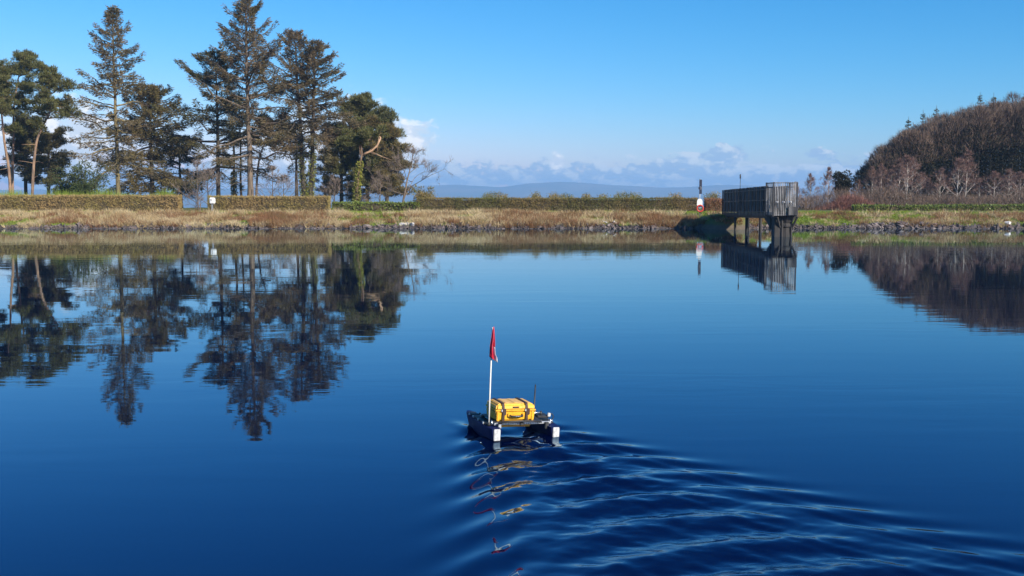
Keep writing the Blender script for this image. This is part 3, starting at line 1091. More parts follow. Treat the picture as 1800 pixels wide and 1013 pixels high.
# --- tall spruces
conifer('spruce_tree', 'tall slender spruce with a bare lower trunk, left of the broad conifer', 208, 142, 8, 290, 6.4, 311, dens=24, step=0.44, up=(-0.10, 0.75), droop=0.30, power=0.85, sparse=0.30, dead=50, trunk_r=0.30, bark='bark_moss', hang=0.5)
conifer('conifer_tree', 'broad drooping olive conifer right of the slender spruce', 268, 147, 148, 345, 5.4, 312, needles='olive', bark='bark_dark', dens=38, step=0.42, up=(0.05, 0.6), droop=0.35, power=0.50, dead=10, hang=0.7, topw=0.28, trunk_r=0.34, ragged=.45)
conifer('conifer_tree', 'low dark conifer beside the broad drooping olive one', 318, 152, 238, 335, 4.0, 322, needles='spruce_green', bark='bark_dark', dens=36, step=0.45, up=(0.05, 0.5), droop=0.35, power=0.5, dead=6, hang=0.6, topw=0.25, trunk_r=0.22, ragged=.5)
conifer('spruce_tree', 'tallest spruce of the group with upswept branches and thick trunk', 440, 141, -12, 275, 8.6, 313, dens=27, step=0.50, up=(-0.02, 0.95), droop=0.22, power=0.92, sparse=0.35, dead=60, trunk_r=0.40, hang=0.45)
conifer('spruce_tree', 'dark-trunked spruce leaning left of the tallest spruce', 384, 145, 90, 300, 7.0, 314, needles='spruce_green', bark='bark_dark', dens=30, step=0.52, up=(0.0, 0.8), droop=0.24, power=0.70, sparse=0.35, dead=36, trunk_r=0.30, topw=.2, ragged=.5)
conifer('spruce_tree', 'thin mossy-trunked spruce between the dark spruce and the tallest one', 412, 150, 150, 232, 3.6, 315, bark='bark_moss', dens=26, step=0.55, up=(0.1, 0.7), sparse=.3, dead=30, trunk_r=0.20, ivy=0.3)
conifer('spruce_tree', 'spindly spruce trunk close against the left side of the tallest spruce', 424, 154, 165, 245, 3.2, 316, bark='bark', dens=24, step=0.6, up=(0.1, 0.7), sparse=.35, dead=30, trunk_r=0.17)
pine('pine_tree', 'thin reddish pine leaning right beside the tallest spruce', 449, 147, [(453, 300), (458, 270), (470, 240), (480, 215)], 255, 4.2, 317, needles='spruce_green', bark='bark', limbs=9, clumps=5, cn=130, csize=0.9, tr=0.17, low=8)
conifer('spruce_tree', 'twin-stemmed spruce with yellow-green ivy on both lower trunks', 540, 143, 52, 255, 5.4, 318, bark='bark_dark', needles='spruce', dens=30, step=0.48, up=(0.0, 0.8), droop=0.24, power=0.72, sparse=.30, dead=36, trunk_r=0.36, ivy=0.38, stems=2, topw=.16)
conifer('spruce_tree', 'slim dark dead-looking spruce stem just left of the twin ivy trunks', 522, 148, 215, 250, 1.8, 319, bark='bark_dark', needles='spruce_green', dens=24, step=0.6, dead=24, trunk_r=0.26)
# --- dark pine mass at the right end of the group
pine('pine_tree', 'big dark pine with a rounded crown behind the broken-limbed trunk', 645, 148, [(646, 300), (644, 250), (638, 210), (632, 176)], 325, 4.9, 331, needles='pine', bark='bark_dark', limbs=30, clumps=7, cn=150, csize=1.1, spread_up=.55, top_R=.25)
pine('pine_tree', 'dark spreading pine just right of the twin ivy trunks', 600, 151, [(600, 300), (602, 255), (606, 228)], 345, 3.7, 332, needles='spruce_green', bark='bark_dark', limbs=24, clumps=6, cn=150, csize=1.1)
pine('pine_tree', 'dark pine at the right end of the conifer group, next to the bare tree', 680, 146, [(681, 310), (680, 275), (674, 222)], 345, 3.1, 333, needles='olive', bark='bark_dark', limbs=24, clumps=7, cn=160, csize=1.1)
# trunk with the broken limb, in front of them
bt = pine('pine_tree', 'pine trunk wrapped in yellow-green ivy with a snapped orange limb', 625, 119, [(628, 320), (632, 290), (637, 270), (634, 248)], 250, 2.6, 334, needles='pine', bark='bark_pine', limbs=5, clumps=4, cn=150, csize=.75, tr=0.24, ivy=0.72, top_R=.8)
x0 = PX(625, 119)


def bp(px, py, dy=0.0):
    return (PX(px, 119, py) - x0, dy, PZ(py, 119) - 1.45)


g = Geo()
g.tube(np.array([bp(636, 274), bp(645, 269, -.2), bp(655, 265, -.3), bp(664, 256, -.4), bp(670, 243, -.4)]), [.15, .135, .125, .11, .09], 7)
g.tube(np.array([bp(670, 243, -.4), bp(667, 240, -.4)]), [.12, .03], 6)
for a, b, c_ in ((645, 655, 262), (655, 672, 275), (650, 690, 282), (663, 668, 236)):
    g.tube(np.array([bp(a, 268, -.2), bp((a + b) / 2, (268 + c_) / 2, -.4), bp(b, c_, -.6)]), [.05, .035, .012], 4)
g.obj('broken_limb', M['limb_raw'], bt, True)
g = Geo()
g.tube(np.array([bp(634, 274, -.1), bp(633, 258, -.25), bp(637, 244, -.2), bp(636, 232, -.1)]), [.12, .10, .07, .03], 6)
g.obj('upper_stem', M['limb_raw'], bt, True)

# --- bare tree right of the group, saplings and shrubs
me = bare_mesh(8.6, 41, spread=.62, levels=5, trunk_r=.16, twn=5, first=.16, n1=10, lean=0.22, upr=.55, tww=(.02, .04), twl=(.4, .9))
place_bare('bare_tree', 'leafless spreading tree at the right end of the conifers', me, 706, 128, .86, 0.3, 'bark', 'twig')
me = bare_mesh(6.0, 42, spread=.5, levels=4, trunk_r=.08, twn=6, first=.1, n1=10, upr=.8)
for px, s, D, lab in ((348, .95, 126, 'thin leafless sapling left of the small white box on its post'), (366, .8, 128, 'thin leafless sapling directly behind the small white box'),
                      (480, .85, 127, 'thin leafless sapling right of the tallest spruce'), (499, .7, 130, 'thin leafless sapling left of the slim dark spruce stem')):
    place_bare('sapling', lab, me, px, D, s, px, 'bark', 'twig', 'bare saplings behind the hedges')
me = bare_mesh(5.2, 43, spread=.62, levels=4, trunk_r=.09, twn=7, first=.06, n1=12, upr=.6)
place_bare('bare_shrub', 'bare brushy shrub at the end of the brown hedge beside the dark pines', me, 588, 120, .72, 1.0, 'bark', 'twig', cat='shrub')
place_bare('bare_shrub', 'bare brushy shrub under the dark rounded pine', me, 668, 122, .80, 2.0, 'bark', 'twig', cat='shrub')
place_bare('bare_shrub', 'bare brushy shrub in the gap left of the small white box', me, 344, 113.5, .42, 3.0, 'bark', 'hedge', cat='shrub')


def shrub(name, label, px, D, top_py, R, seed, mat='shrub', n=2600, gz=1.45, wid=(.09, .16), bl=(.16, .34)):
    r = np.random.default_rng(seed)
    root = empty(name, (PX(px, D), D, gz), 0, label, 'shrub')
    H = PZ(top_py, D) - gz
    gb, gf = Geo(), Geo()
    for i in range(11):
        a = r.uniform(0, 6.28)
        e = np.array([math.cos(a) * R * r.uniform(.2, .9), math.sin(a) * R * r.uniform(.2, .8), H * r.uniform(.55, .98)])
        br = bez((r.normal(0, .2), r.normal(0, .2), 0), (e[0] * .3, e[1] * .3, e[2] * .6), e, 6)
        gb.tube(br, np.linspace(.07, .015, 6), 4, False)
        for k in range(4):
            s = r.uniform(.35, 1.0) * 5
            c = np.array([np.interp(s, np.arange(6), br[:, q]) for q in range(3)]) + r.normal(0, .2, 3) * R * .5
            c[2] = max(c[2], .3)
            sz = R * r.uniform(.22, .38)
            m = n // 44
            d = r.normal(size=(m, 3))
            d /= np.linalg.norm(d, axis=1, keepdims=True)
            pos = c + d * (r.uniform(.2, 1, m) ** .5)[:, None] * np.array([sz, sz, sz * .8])
            gf.blades(pos, d + r.normal(0, .4, (m, 3)) + np.array([0, 0, .4]), r.uniform(*bl, m), r.uniform(*wid, m), r, True)
    gb.obj('stems', M['bark_dark'], root)['kind'] = 'stuff'
    gf.obj('foliage', M[mat], root)
    return root


shrub('leafy_shrub', 'rounded leafy green shrub between the crooked pine and the slender spruce', 148, 128, 290, 3.2, 51, n=5200)
shrub('leafy_shrub', 'smaller leafy green shrub right beside the crooked pine trunk', 112, 130, 296, 2.0, 52, n=3200)
shrub('leafy_shrub', 'small dark leafy shrub at the right of the bare spreading tree', 742, 118, 330, 1.3, 53, mat='hedge_mid', n=2000, wid=(.05, .09))
shrub('leafy_shrub', 'dark green rounded evergreen shrub left of the woodland edge', 1480, 134, 301, 1.9, 54, mat='leaf_dark_shade', n=5200)

# growth behind the hedges that nobody could count
g = Geo()
r = np.random.default_rng(61)
n = 9000
x = r.uniform(PX(-20, 116), PX(300, 116), n)
P = np.stack([x, r.uniform(115, 118, n), np.full(n, 1.5) + r.uniform(0, 1.2, n)], 1)
hh = (0.4 + 1.0 * vnoise(x * .6, x * 0, 4)) * r.uniform(.5, 1.0, n)
g.blades(P, upright(n, r, .22), hh + .5, r.uniform(.03, .06, n), r)
tag(g.obj('undergrowth', M['grass_green']), 'upright green and yellow growth poking over the left hedge', 'undergrowth', kind='stuff')
g = Geo()
n = 5200
x = r.uniform(PX(745, 117), PX(1262, 117), n)
cl = vnoise(x * 1.1, x * 0 + 2, 14)
x = x[cl > .42]
cl = cl[cl > .42]
n = len(x)
P = np.stack([x, r.uniform(115.5, 118, n), 2.2 + r.uniform(0, .9, n)], 1)
g.blades(P, upright(n, r, .35), (0.5 + 1.1 * (cl - .4)) * r.uniform(.4, 1.2, n), r.uniform(.025, .05, n), r)
m = 4200
k = r.integers(0, n, m)
P2 = P[k] + np.stack([r.normal(0, .2, m), r.normal(0, .2, m), r.uniform(.1, .6, m) * cl[k] * 1.3], 1)
g.blades(P2, r.normal(size=(m, 3)) + [0, 0, .6], r.uniform(.1, .22, m), r.uniform(.05, .1, m), r, True)
tag(g.obj('sapling_growth', M['hedge_mid']), 'thin young growth poking over the long central hedge', 'undergrowth', kind='stuff')

# --- birches on the right
bm_a = bare_mesh(10.0, 71, spread=.34, levels=4, trunk_r=.10, twn=15, first=.22, n1=20, upr=.85, twl=(.4, .95), tww=(.02, .042))
bm_b = bare_mesh(10.0, 72, spread=.40, levels=4, trunk_r=.11, twn=15, first=.18, n1=20, upr=.75, twl=(.4, .95), tww=(.02, .042))
bm_c = bare_mesh(10.0, 73, spread=.46, levels=4, trunk_r=.12, twn=15, first=.22, n1=18, upr=.80, twl=(.45, 1.0), tww=(.02, .042))
bm_d = bare_mesh(10.0, 74, spread=.36, levels=4, trunk_r=.10, twn=15, first=.2, n1=18, upr=.9, lean=.04, twl=(.4, .95), tww=(.02, .042))
BIRCH = [bm_a, bm_b, bm_c, bm_d]


def birch(px, top, D, k, label, group=None, sx=1.0, bark='bark_birch', twig='twig_birch'):
    H = PZ(top, D) - 1.45
    return place_bare('birch_tree', label, BIRCH[k], px, D, H / 10.0, px * 0.7, bark, twig, group, sx=sx)


birch(1398, 322, 136, 0, 'small pale birch closest to the right end of the footbridge', sx=1.1)
birch(1424, 308, 138, 3, 'slim birch second to the right of the footbridge', sx=1.15)
birch(1456, 297, 140, 0, 'slim pale birch standing against the sky left of the dark round shrub', sx=.95)
thick = 'thin white-stemmed birch in the dense purple thicket below the woodland edge'
grp = 'birches of the thicket below the woodland edge'
for px, top, D, k in ((1508, 318, 135, 1), (1532, 296, 138, 0), (1549, 292, 134, 3), (1566, 300, 139, 1), (1580, 283, 136, 0), (1594, 276, 133, 1), (1603, 281, 138, 3), (1618, 305, 134, 1), (1632, 315, 136, 0)):
    birch(px, top, D, k, thick, grp, sx=1.05)
birch(1652, 298, 140, 1, 'grey bare birch left of the two brightest white trunks', sx=1.1)
birch(1684, 284, 131, 2, 'forked white birch, left of the two brightest trunks in front of the wood', sx=1.05)
birch(1697, 269, 131.5, 3, 'tall white birch, right of the two brightest trunks in front of the wood', sx=1.2)
birch(1722, 315, 134, 1, 'short birch just right of the tall bright white birch', sx=1.2)
birch(1748, 305, 133, 2, 'bushy pale bare tree near the right edge of the picture', sx=1.3, )
birch(1772, 300, 136, 1, 'upright pale bare tree second from the right edge of the picture', sx=1.2)
birch(1793, 306, 132, 2, 'pale bare tree at the right edge of the picture', sx=1.2)

# red-twigged scrub in front of the birches
g = Geo()
r = np.random.default_rng(81)
n = 20000
x = r.uniform(PX(1392, 128), PX(1830, 128), n)
px = 900 + x / 128 * F
hmax = np.interp(px, [1390, 1430, 1480, 1520, 1560, 1640, 1700, 1830], [1.6, 2.2, 2.8, 2.6, 2.8, 2.8, 2.4, 2.6]) * (.55 + .7 * vnoise(x * .45, x * 0 + 5, 20))
zb = r.uniform(0, 1, n) ** 1.2
P = np.stack([x, r.uniform(123, 132, n), 1.45 + hmax * zb * .85], 1)
g.blades(P, upright(n, r, .45), r.uniform(.4, 1.0, n), r.uniform(.02, .045, n), r)
tag(g.obj('scrub', M['twig_wood']), 'purple-brown leafless scrub at the foot of the birches', 'scrub', kind='stuff')
g = Geo()
n = 6500
x = r.normal(PX(1490, 124), 1.5, n)
P = np.stack([x, r.uniform(121, 125, n), 1.45 + r.uniform(0, 1.6, n) * np.exp(-((x - PX(1490, 124)) / 2.4) ** 2)], 1)
g.blades(P, upright(n, r, .5), r.uniform(.3, .8, n), r.uniform(.02, .045, n), r)
o = g.obj('red_shrub', M['twig_red'])
tag(o, 'red-twigged bush at the left end of the laurel hedge by the birches', 'shrub', kind='stuff')

# --- the woodland behind, one mass
wood_px = [1518, 1530, 1552, 1588, 1644, 1700, 1760, 1830, 1950, 2150, 2350]
wood_py = [318, 282, 250, 226, 202, 184, 171, 161, 157, 157, 160]
gt, gf, gd = Geo(), Geo(), Geo()
r = np.random.default_rng(91)
spots = []
for row, D in enumerate((150, 156, 163, 171, 180)):
    px = 1536 + row * 4
    while px < 2330:
        spots.append((px + r.normal(0, 4), D + r.normal(0, 1.5), row))
        px += 20 + row * 2
for px, D, row in spots:
    top = np.interp(px, wood_px, wood_py) + r.normal(2, 5) + (5 - row) * 2.0
    H = PZ(top, D) - 1.45
    H = max(H, 2.5)
    x = PX(px, D)
    base = np.array([x, D, 1.45])
    path = trunk_path(H * .95, r, .012, 6) + base
    gt.tube(path, np.linspace(.20, .03, 6), 4, False)
    vis = 1.0 if px < 1850 else 0.5
    # brown upper twigs, rising
    n = int(1500 * vis)
    t = 1 - r.uniform(0, 1, n) ** 1.15 * .36
    R = (1.0 - (t - .64) / .36) ** .5 * 2.3 + .5
    a = r.uniform(0, 6.28, n)
    rr = R * r.uniform(.1, 1, n) ** .55
    P = base + np.stack([np.cos(a) * rr, np.sin(a) * rr, t * H - .5 - rr * .15], 1)
    d = np.stack([np.cos(a) * .55, np.sin(a) * .55, np.full(n, 1.0)], 1) + r.normal(0, .28, (n, 3))
    gf.blades(P, d, r.uniform(.45, 1.3, n), r.uniform(.03, .07, n), r)
    # near-black leaf blades: shade of the lower wood put into their colour
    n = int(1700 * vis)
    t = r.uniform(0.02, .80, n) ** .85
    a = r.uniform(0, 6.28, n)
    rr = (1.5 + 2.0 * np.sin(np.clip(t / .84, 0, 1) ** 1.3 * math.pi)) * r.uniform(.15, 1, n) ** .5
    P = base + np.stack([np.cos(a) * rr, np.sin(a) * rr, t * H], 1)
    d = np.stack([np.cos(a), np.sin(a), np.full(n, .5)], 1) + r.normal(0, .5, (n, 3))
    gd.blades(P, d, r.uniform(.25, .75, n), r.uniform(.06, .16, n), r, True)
wood = empty('woodland', (0, 0, 0), 0, 'dense brown leafless woodland rising at the right edge', 'woodland')
wood['kind'] = 'stuff'
for gg, nm, mt in ((gt, 'trunk_mass', 'bark_dark'), (gf, 'twig_mass', 'twig_wood'), (gd, 'shade_leaf_mass', 'leaf_dark_shade')):
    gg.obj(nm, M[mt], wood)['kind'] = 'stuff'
for px, top, lab in ((1593, 206, 'small spruce tip rising above the left shoulder of the woodland'), (1618, 194, 'spruce tip above the woodland, second from the left'), (1640, 186, 'spruce tip above the middle of the woodland skyline'),
                     (1716, 163, 'tallest spruce tip above the woodland skyline'), (1740, 164, 'spruce tip just right of the tallest one above the woodland'), (1795, 158, 'spruce tip above the woodland at the right edge of the picture')):
    conifer('spruce_tree', lab, px, 184, top - 1, top + 90, 1.9, 900 + px, needles='spruce_green', bark='bark_dark', dens=26, step=.5, up=(.0, .5), dead=0, trunk_r=.16, power=1.0, topw=0.0, hang=.15, blade=(.12, .30), bw=(.05, .10), leader=.955, group='spruce tips above the woodland')

# ------------------------------------------------------------------ footbridge and valve tower
M['timber'] = worn('weathered_grey_timber', (0.014, 0.014, 0.016), (0.12, 0.117, 0.115), 0.9, 0.85, stretch=(2, 2, 0.45))
M['iron'] = worn('black_painted_iron', (0.012, 0.012, 0.014), (0.045, 0.040, 0.038), 2.0, 0.55)
M['pier'] = worn('dark_stained_pier', (0.010, 0.009, 0.008), (0.040, 0.034, 0.031), 1.2, 0.8, stretch=(2, 2, .4))
M['pale_cap'] = principled('pale_cap', (0.75, 0.74, 0.72), 0.5)
BS = 1.224                       # the bridge is drawn in units of BS metres
near = np.array([20.32, 82.0])
far = near + np.array([-0.02, 16.1])
DZ_N, DZ_F = 2.00, 1.78
RAIL_H = 1.86
blen = float(np.linalg.norm(far - near))
bang = math.atan2(-(far - near)[0], (far - near)[1])
bridge = empty('footbridge', (near[0], near[1], -0.705), bang, 'dark footbridge with grey paling sides ending at a valve tower in the lake', 'footbridge')
bridge.scale = (BS, BS, BS)
W = 1.20          # clear width to the right of the left face
slope = (DZ_F - DZ_N) / blen


def bz(y):
    return DZ_N + slope * y


def slab(name, y0, y1, x0, x1, t0, t1, mat, par=bridge):
    """box that follows the deck's slope; t0,t1 heights above the deck"""
    g = Geo()
    v = []
    for y in (y0, y1):
        for (x, t) in ((x0, t0), (x1, t0), (x1, t1), (x0, t1)):
            v.append((x, y, bz(y) + t))
    g.add(v, q=[(0, 1, 2, 3), (7, 6, 5, 4), (0, 4, 5, 1), (1, 5, 6, 2), (2, 6, 7, 3), (3, 7, 4, 0)])
    return g.obj(name, M[mat], par)


slab('deck', 0.02, blen, 0.02, W - .02, -0.06, 0.0, 'timber')
slab('beam', -0.05, blen + .3, 0.10, 0.28, -0.27, -0.062, 'iron')
slab('beam', -0.05, blen + .3, W - .28, W - .10, -0.27, -0.062, 'iron')
slab('edge_board', 0.0, blen, -0.05, -0.003, -0.12, 0.10, 'iron')
slab('edge_board', 0.0, blen, W + .003, W + .05, -0.12, 0.10, 'iron')
npan = 13
p0, p1 = 1.45, blen - 0.1
for s, xx in ((-1, 0.0), (1, W)):
    for i in range(npan + 1):
        y = p0 + (p1 - p0) * i / npan
        g = Geo()
        g.box((xx + s * 0.035, y, bz(y) + RAIL_H / 2 - .05), (0.07, 0.07, RAIL_H + .06))
        g.obj('post', M['iron'], bridge)
    for t in (0.16, 0.92, 1.62):
        slab('rail', p0, p1, xx + s * .012, xx + s * .062, t - .03, t + .03, 'iron')
    for i in range(npan):
        a = p0 + (p1 - p0) * i / npan
        b = p0 + (p1 - p0) * (i + 1) / npan
        rr = random.Random(i * 7 + s)
        m = 11
        g = Geo()
        for k in range(m):
            y = a + .05 + (b - a - .10) * (k + .5) / m
            g.box((xx - s * 0.018, y, bz(y) + (RAIL_H + .10) / 2 + rr.uniform(-.015, .015)), (0.022, (b - a) / m * .80, RAIL_H - .14))
        pn = g.obj('paling_panel', M['timber'], bridge)
        pn['kind'] = 'stuff'
# caged end platform over the tower
cage = empty('cage', (0, 0, 0))
cage.parent = bridge
CW = 1.50
g = Geo()
g.box((W / 2, .45, DZ_N - .03), (CW, 1.95, .10))
g.obj('platform', M['iron'], cage)
for t in (0.10, 1.72, 1.98):
    for (a, b) in (((-.14, -.5), (W + .14, -.5)), ((-.14, -.5), (-.14, 1.40)), ((W + .14, -.5), (W + .14, 1.40))):
        g = Geo()
        ax, ay = a
        bx_, by = b
        g.tube(np.array([(ax, ay, DZ_N + t), ((ax + bx_) / 2, (ay + by) / 2, DZ_N + t), (bx_, by, DZ_N + t)]), .028, 6)
        g.obj('rail', M['iron'], cage)
M['bar'] = worn('worn_grey_iron_bar', (0.04, 0.04, 0.042), (0.34, 0.33, 0.32), 2.5, 0.6, stretch=(1, 1, .4))
for i in range(15):
    x = -.14 + (W + .28) * i / 14
    g = Geo()
    g.box((x, -.53, DZ_N + .98), (.042, .02, 2.12))
    g.obj('bar', M['bar'], cage)
for i in range(1, 9):
    for xx in (-.165, W + .165):
        y = -.5 + 1.9 * i / 9
        g = Geo()
        g.box((xx, y, DZ_N + .98), (.02, .05, 2.08))
        g.obj('bar', M['bar'], cage)
for (x, y) in ((-.14, -.5), (W + .14, -.5), (-.14, 1.4), (W + .14, 1.4)):
    g = Geo()
    g.box((x, y, DZ_N + .95), (.085, .085, 2.15))
    g.obj('post', M['iron'], cage)
g = Geo()
g.box((W - .12, -.62, DZ_N + .22), (.58, .12, .52))
g.obj('meter_box', M['timber'], cage)
for x in (.18, .60, 1.02):
    g = Geo()
    g.tube(np.array([(x, .1, DZ_N + .02), (x, .1, DZ_N + .4), (x, .1, DZ_N + .72)]), .09, 8)
    vs = g.obj('valve_spindle', M['iron'], bridge, True)
    g = Geo()
    g.tube(np.array([(x, -.05, DZ_N + .70), (x, -.05, DZ_N + .74), (x, -.05, DZ_N + .80), (x, -.05, DZ_N + .84)]), [.07, .11, .10, .04], 10)
    g.obj('cap', M['pale_cap'], vs, True)
# tower: pale capital and stout column with lesser pipes
g = Geo()
c = (W / 2 + .18, .30)
g.tube(np.array([(c[0], c[1], -1.2), (c[0], c[1], .0), (c[0], c[1], .35), (c[0], c[1], 1.15), (c[0], c[1], 1.22), (c[0], c[1], 1.35), (c[0], c[1], 1.44), (c[0], c[1], 1.72), (c[0], c[1], 1.92)]),
       [.66, .60, .52, .46, .54, .54, .48, .64, .76], 10)
g.obj('tower_column', M['pier'], bridge)
g = Geo()
g.box((.26, .25, .33), (.40, .80, 2.95))
g.obj('side_pier', M['pier'], bridge)
for x, y in ((.52, -.16), (1.12, -.10)):
    g = Geo()
    g.tube(np.array([(x, y, -1.0), (x, y, .5), (x, y, 1.3), (x, y, 1.9)]), .075, 8)
    g.obj('pipe', M['pier'], bridge, True)
for s in (-1, 1):
    g = Geo()
    g.tube(np.array([(c[0] + s * .38, -.1, 1.15), (c[0] + s * .50, -.25, 1.45), (c[0] + s * .64, -.40, 1.86)]), [.08, .07, .08], 6)
    g.obj('bracket', M['pier'], bridge)
for (y, x) in ((8.0, .10), (8.0, W - .12), (11.8, .10), (11.8, W - .12)):
    g = Geo()
    rr_ = .105 if y < 10 else .085
    g.tube(np.array([(x, y, -2.2), (x, y, .3), (x, y, 1.0), (x, y, bz(y) - .26)]), rr_, 8)
    g.obj('leg', M['pier'], bridge, True)
g = Geo()
g.add([(.05, 1.0, DZ_N - .08), (W - .05, 1.0, DZ_N - .08), (W - .05, 2.6, DZ_N - .28), (.05, 2.6, DZ_N - .28), (.05, .9, DZ_N - .95), (W - .05, .9, DZ_N - .95)],
      t=[(0, 3, 4), (1, 5, 2)], q=[(0, 1, 2, 3), (3, 2, 5, 4), (0, 4, 5, 1)])
g.obj('haunch', M['pier'], bridge)
g = Geo()
g.box((W / 2, blen + .75, .55), (1.5, 1.2, 1.3))
g.obj('abutment', M['iron'], bridge)  # near-black colour stands in for shade on the abutment
g = Geo()
yb = 9.6
g.tube(np.array([(-.06, yb, bz(yb) + .3), (-.06, yb, bz(yb) + 2.0), (-.06, yb, bz(yb) + 2.55)]), .02, 6)
g.tube(np.array([(-.06, yb, bz(yb) + 2.55), (-.06, yb, bz(yb) + 2.85)]), .05, 6)
g.obj('aerial', M['iron'], bridge, True)

# ------------------------------------------------------------------ lifebuoy station, small box on a post
M['white'] = worn('white_plastic', (0.70, 0.69, 0.66), (0.82, 0.81, 0.79), 3.0, 0.45)
M['red'] = principled('red_plastic', (0.55, 0.045, 0.025), 0.45)
M['navy'] = principled('dark_blue_sign_face', (0.012, 0.016, 0.035), 0.5)
M['steel'] = worn('galvanised_steel', (0.30, 0.30, 0.30), (0.48, 0.48, 0.47), 5.0, 0.4, metal=0.6)
D = 105.5
x = PX(1230, D)
zg = float(ground_z(x, D))
lb = empty('lifebuoy_post', (x, D, zg), 0, 'tall post with dark sign, white board and red lifebuoy left of the footbridge', 'lifebuoy')
g = Geo()
g.tube(np.array([(0, 0, -.3), (0, 0, 1.5), (0, 0, PZ(314.5, D) - zg)]), .045, 8)
g.obj('post', M['steel'], lb, True)
zt, zb_ = PZ(316, D) - zg, PZ(341, D) - zg
g = Geo()
g.box((.06, -.07, (zt + zb_) / 2), (.26, .04, zt - zb_))
g.obj('sign', M['navy'], lb)
g = Geo()
g.box((-.03, -.10, PZ(331, D) - zg), (.24, .05, .22))
sg = g.obj('sign_box', M['navy'], lb)
g = Geo()
g.box((.07, -.096, PZ(331, D) - zg), (.08, .01, .26))
g.obj('sign_label', M['white'], lb)
za, zb2 = PZ(349.5, D) - zg, PZ(364, D) - zg
g = Geo()
rw = .27
pts = [(-rw, zb2), (rw, zb2)] + [(rw * math.cos(a), za - rw + rw * math.sin(a)) for a in np.linspace(0, math.pi, 9)]
v = [(p[0], -.10, p[1]) for p in pts] + [(p[0], -.04, p[1]) for p in pts]
n = len(pts)
bmh = bmesh.new()
vs = [bmh.verts.new(p) for p in v]
bmh.faces.new(vs[:n])
bmh.faces.new(list(reversed(vs[n:])))
for i in range(n):
    j = (i + 1) % n
    bmh.faces.new((vs[j], vs[i], vs[n + i], vs[n + j]))
bmesh.ops.recalc_face_normals(bmh, faces=bmh.faces[:])
me = bpy.data.meshes.new('backing_board')
bmh.to_mesh(me)
bmh.free()
link('backing_board', me, M['white'], lb)


def torus(R, rr, nu=28, nv=10):
    u = np.arange(nu) * 2 * math.pi / nu
    w = np.arange(nv) * 2 * math.pi / nv
    U, Wv = np.meshgrid(u, w, indexing='ij')
    v = np.stack([(R + rr * np.cos(Wv)) * np.cos(U), rr * np.sin(Wv), (R + rr * np.cos(Wv)) * np.sin(U)], -1).reshape(-1, 3)
    i = np.arange(nu)[:, None]
    j = np.arange(nv)[None, :]
    q = np.stack([i * nv + j, i * nv + (j + 1) % nv, ((i + 1) % nu) * nv + (j + 1) % nv, ((i + 1) % nu) * nv + j], -1).reshape(-1, 4)
    return v, q


zr = PZ(366.5, D) - zg
v, q = torus(.31, .075)
g = Geo()
g.add(v, q=q)
ring = g.obj('lifebuoy_ring', M['red'], lb, True)
ring.location = (.02, -.20, zr)
g = Geo()
g.tube(np.array([(0, 0, zr - .16), (0, -.13, zr - .02), (0, -.16, zr + .10)]), .03, 6)
g.obj('hook', M['white'], lb, True)

D = 110.6
x = PX(373, D)
zg = float(ground_z(x, D))
wb = empty('marker_post', (x, D, zg), 0, 'small white rounded box on a short post in front of the brown hedge', 'marker post')
g = Geo()
g.box((-.02, 0, (PZ(357, D) - zg) / 2 - .1), (.16, .10, PZ(357, D) - zg + .2))
g.obj('post', M['steel'], wb)
bmh = bmesh.new()
bmesh.ops.create_cube(bmh, size=1.0, matrix=Matrix.Translation((.04, -.12, PZ(353, D) - zg)) @ Matrix.Diagonal((.62, .26, .66, 1)))
bmesh.ops.bevel(bmh, geom=[e for e in bmh.edges], offset=.09, segments=3, affect='EDGES')
me = bpy.data.meshes.new('white_housing')
bmh.to_mesh(me)
bmh.free()
link('housing', me, M['white'], wb)
g = Geo()
g.box((-.06, -.258, PZ(353, D) - zg + .06), (.07, .02, .24))
g.obj('slot', M['navy'], wb)
D = 111
x = PX(351, D)
zg = float(ground_z(x, D))
g = Geo()
g.tube(np.array([(0, 0, -.2), (.02, 0, .4), (.06, 0, PZ(358, D) - zg)]), [.07, .06, .045], 6)
o = g.obj('wooden_stake', M['bark'], None)
o.location = (x, D, zg)
tag(o, 'short leaning wooden stake left of the small white box', 'stake')

# ------------------------------------------------------------------ survey boat
M['hull'] = worn('deep_blue_hull', (0.004, 0.009, 0.055), (0.006, 0.014, 0.08), 4.0, 0.55, spec=0.15)
M['black'] = worn('matt_black_plastic', (0.012, 0.012, 0.013), (0.03, 0.03, 0.032), 8.0, 0.55)
M['stern'] = worn('white_stern_plate', (0.42, 0.42, 0.41), (0.66, 0.66, 0.65), 26.0, 0.5)
M['yellow'] = worn('yellow_case_plastic', (0.62, 0.27, 0.012), (0.84, 0.42, 0.02), 9.0, 0.45, bump=.0012, lo=.28, hi=.5)
M['lid_top'] = worn('tan_case_top', (0.72, 0.40, 0.09), (0.78, 0.46, 0.16), 9.0, 0.6)  # tan, less saturated than the yellow shell
M['strap'] = principled('black_brown_strap', (0.045, 0.022, 0.015), 0.7)
M['alu'] = worn('grey_perforated_aluminium', (0.34, 0.35, 0.36), (0.52, 0.53, 0.54), 10, 0.4, metal=0.5)
M['pole'] = principled('white_fibreglass_pole', (0.80, 0.77, 0.70), 0.4)
M['flag_red'] = foliage('red_flag_cloth', (0.78, 0.03, 0.07), (0.78, 0.03, 0.07), (0.85, 0.10, 0.15), 6, 0.35)
M['flag_white'] = foliage('white_flag_cloth', (0.80, 0.70, 0.70), (0.80, 0.70, 0.70), (0.8, 0.74, 0.74), 6, 0.3)
M['chrome'] = principled('bright_steel', (0.75, 0.75, 0.75), 0.25, 0.9)

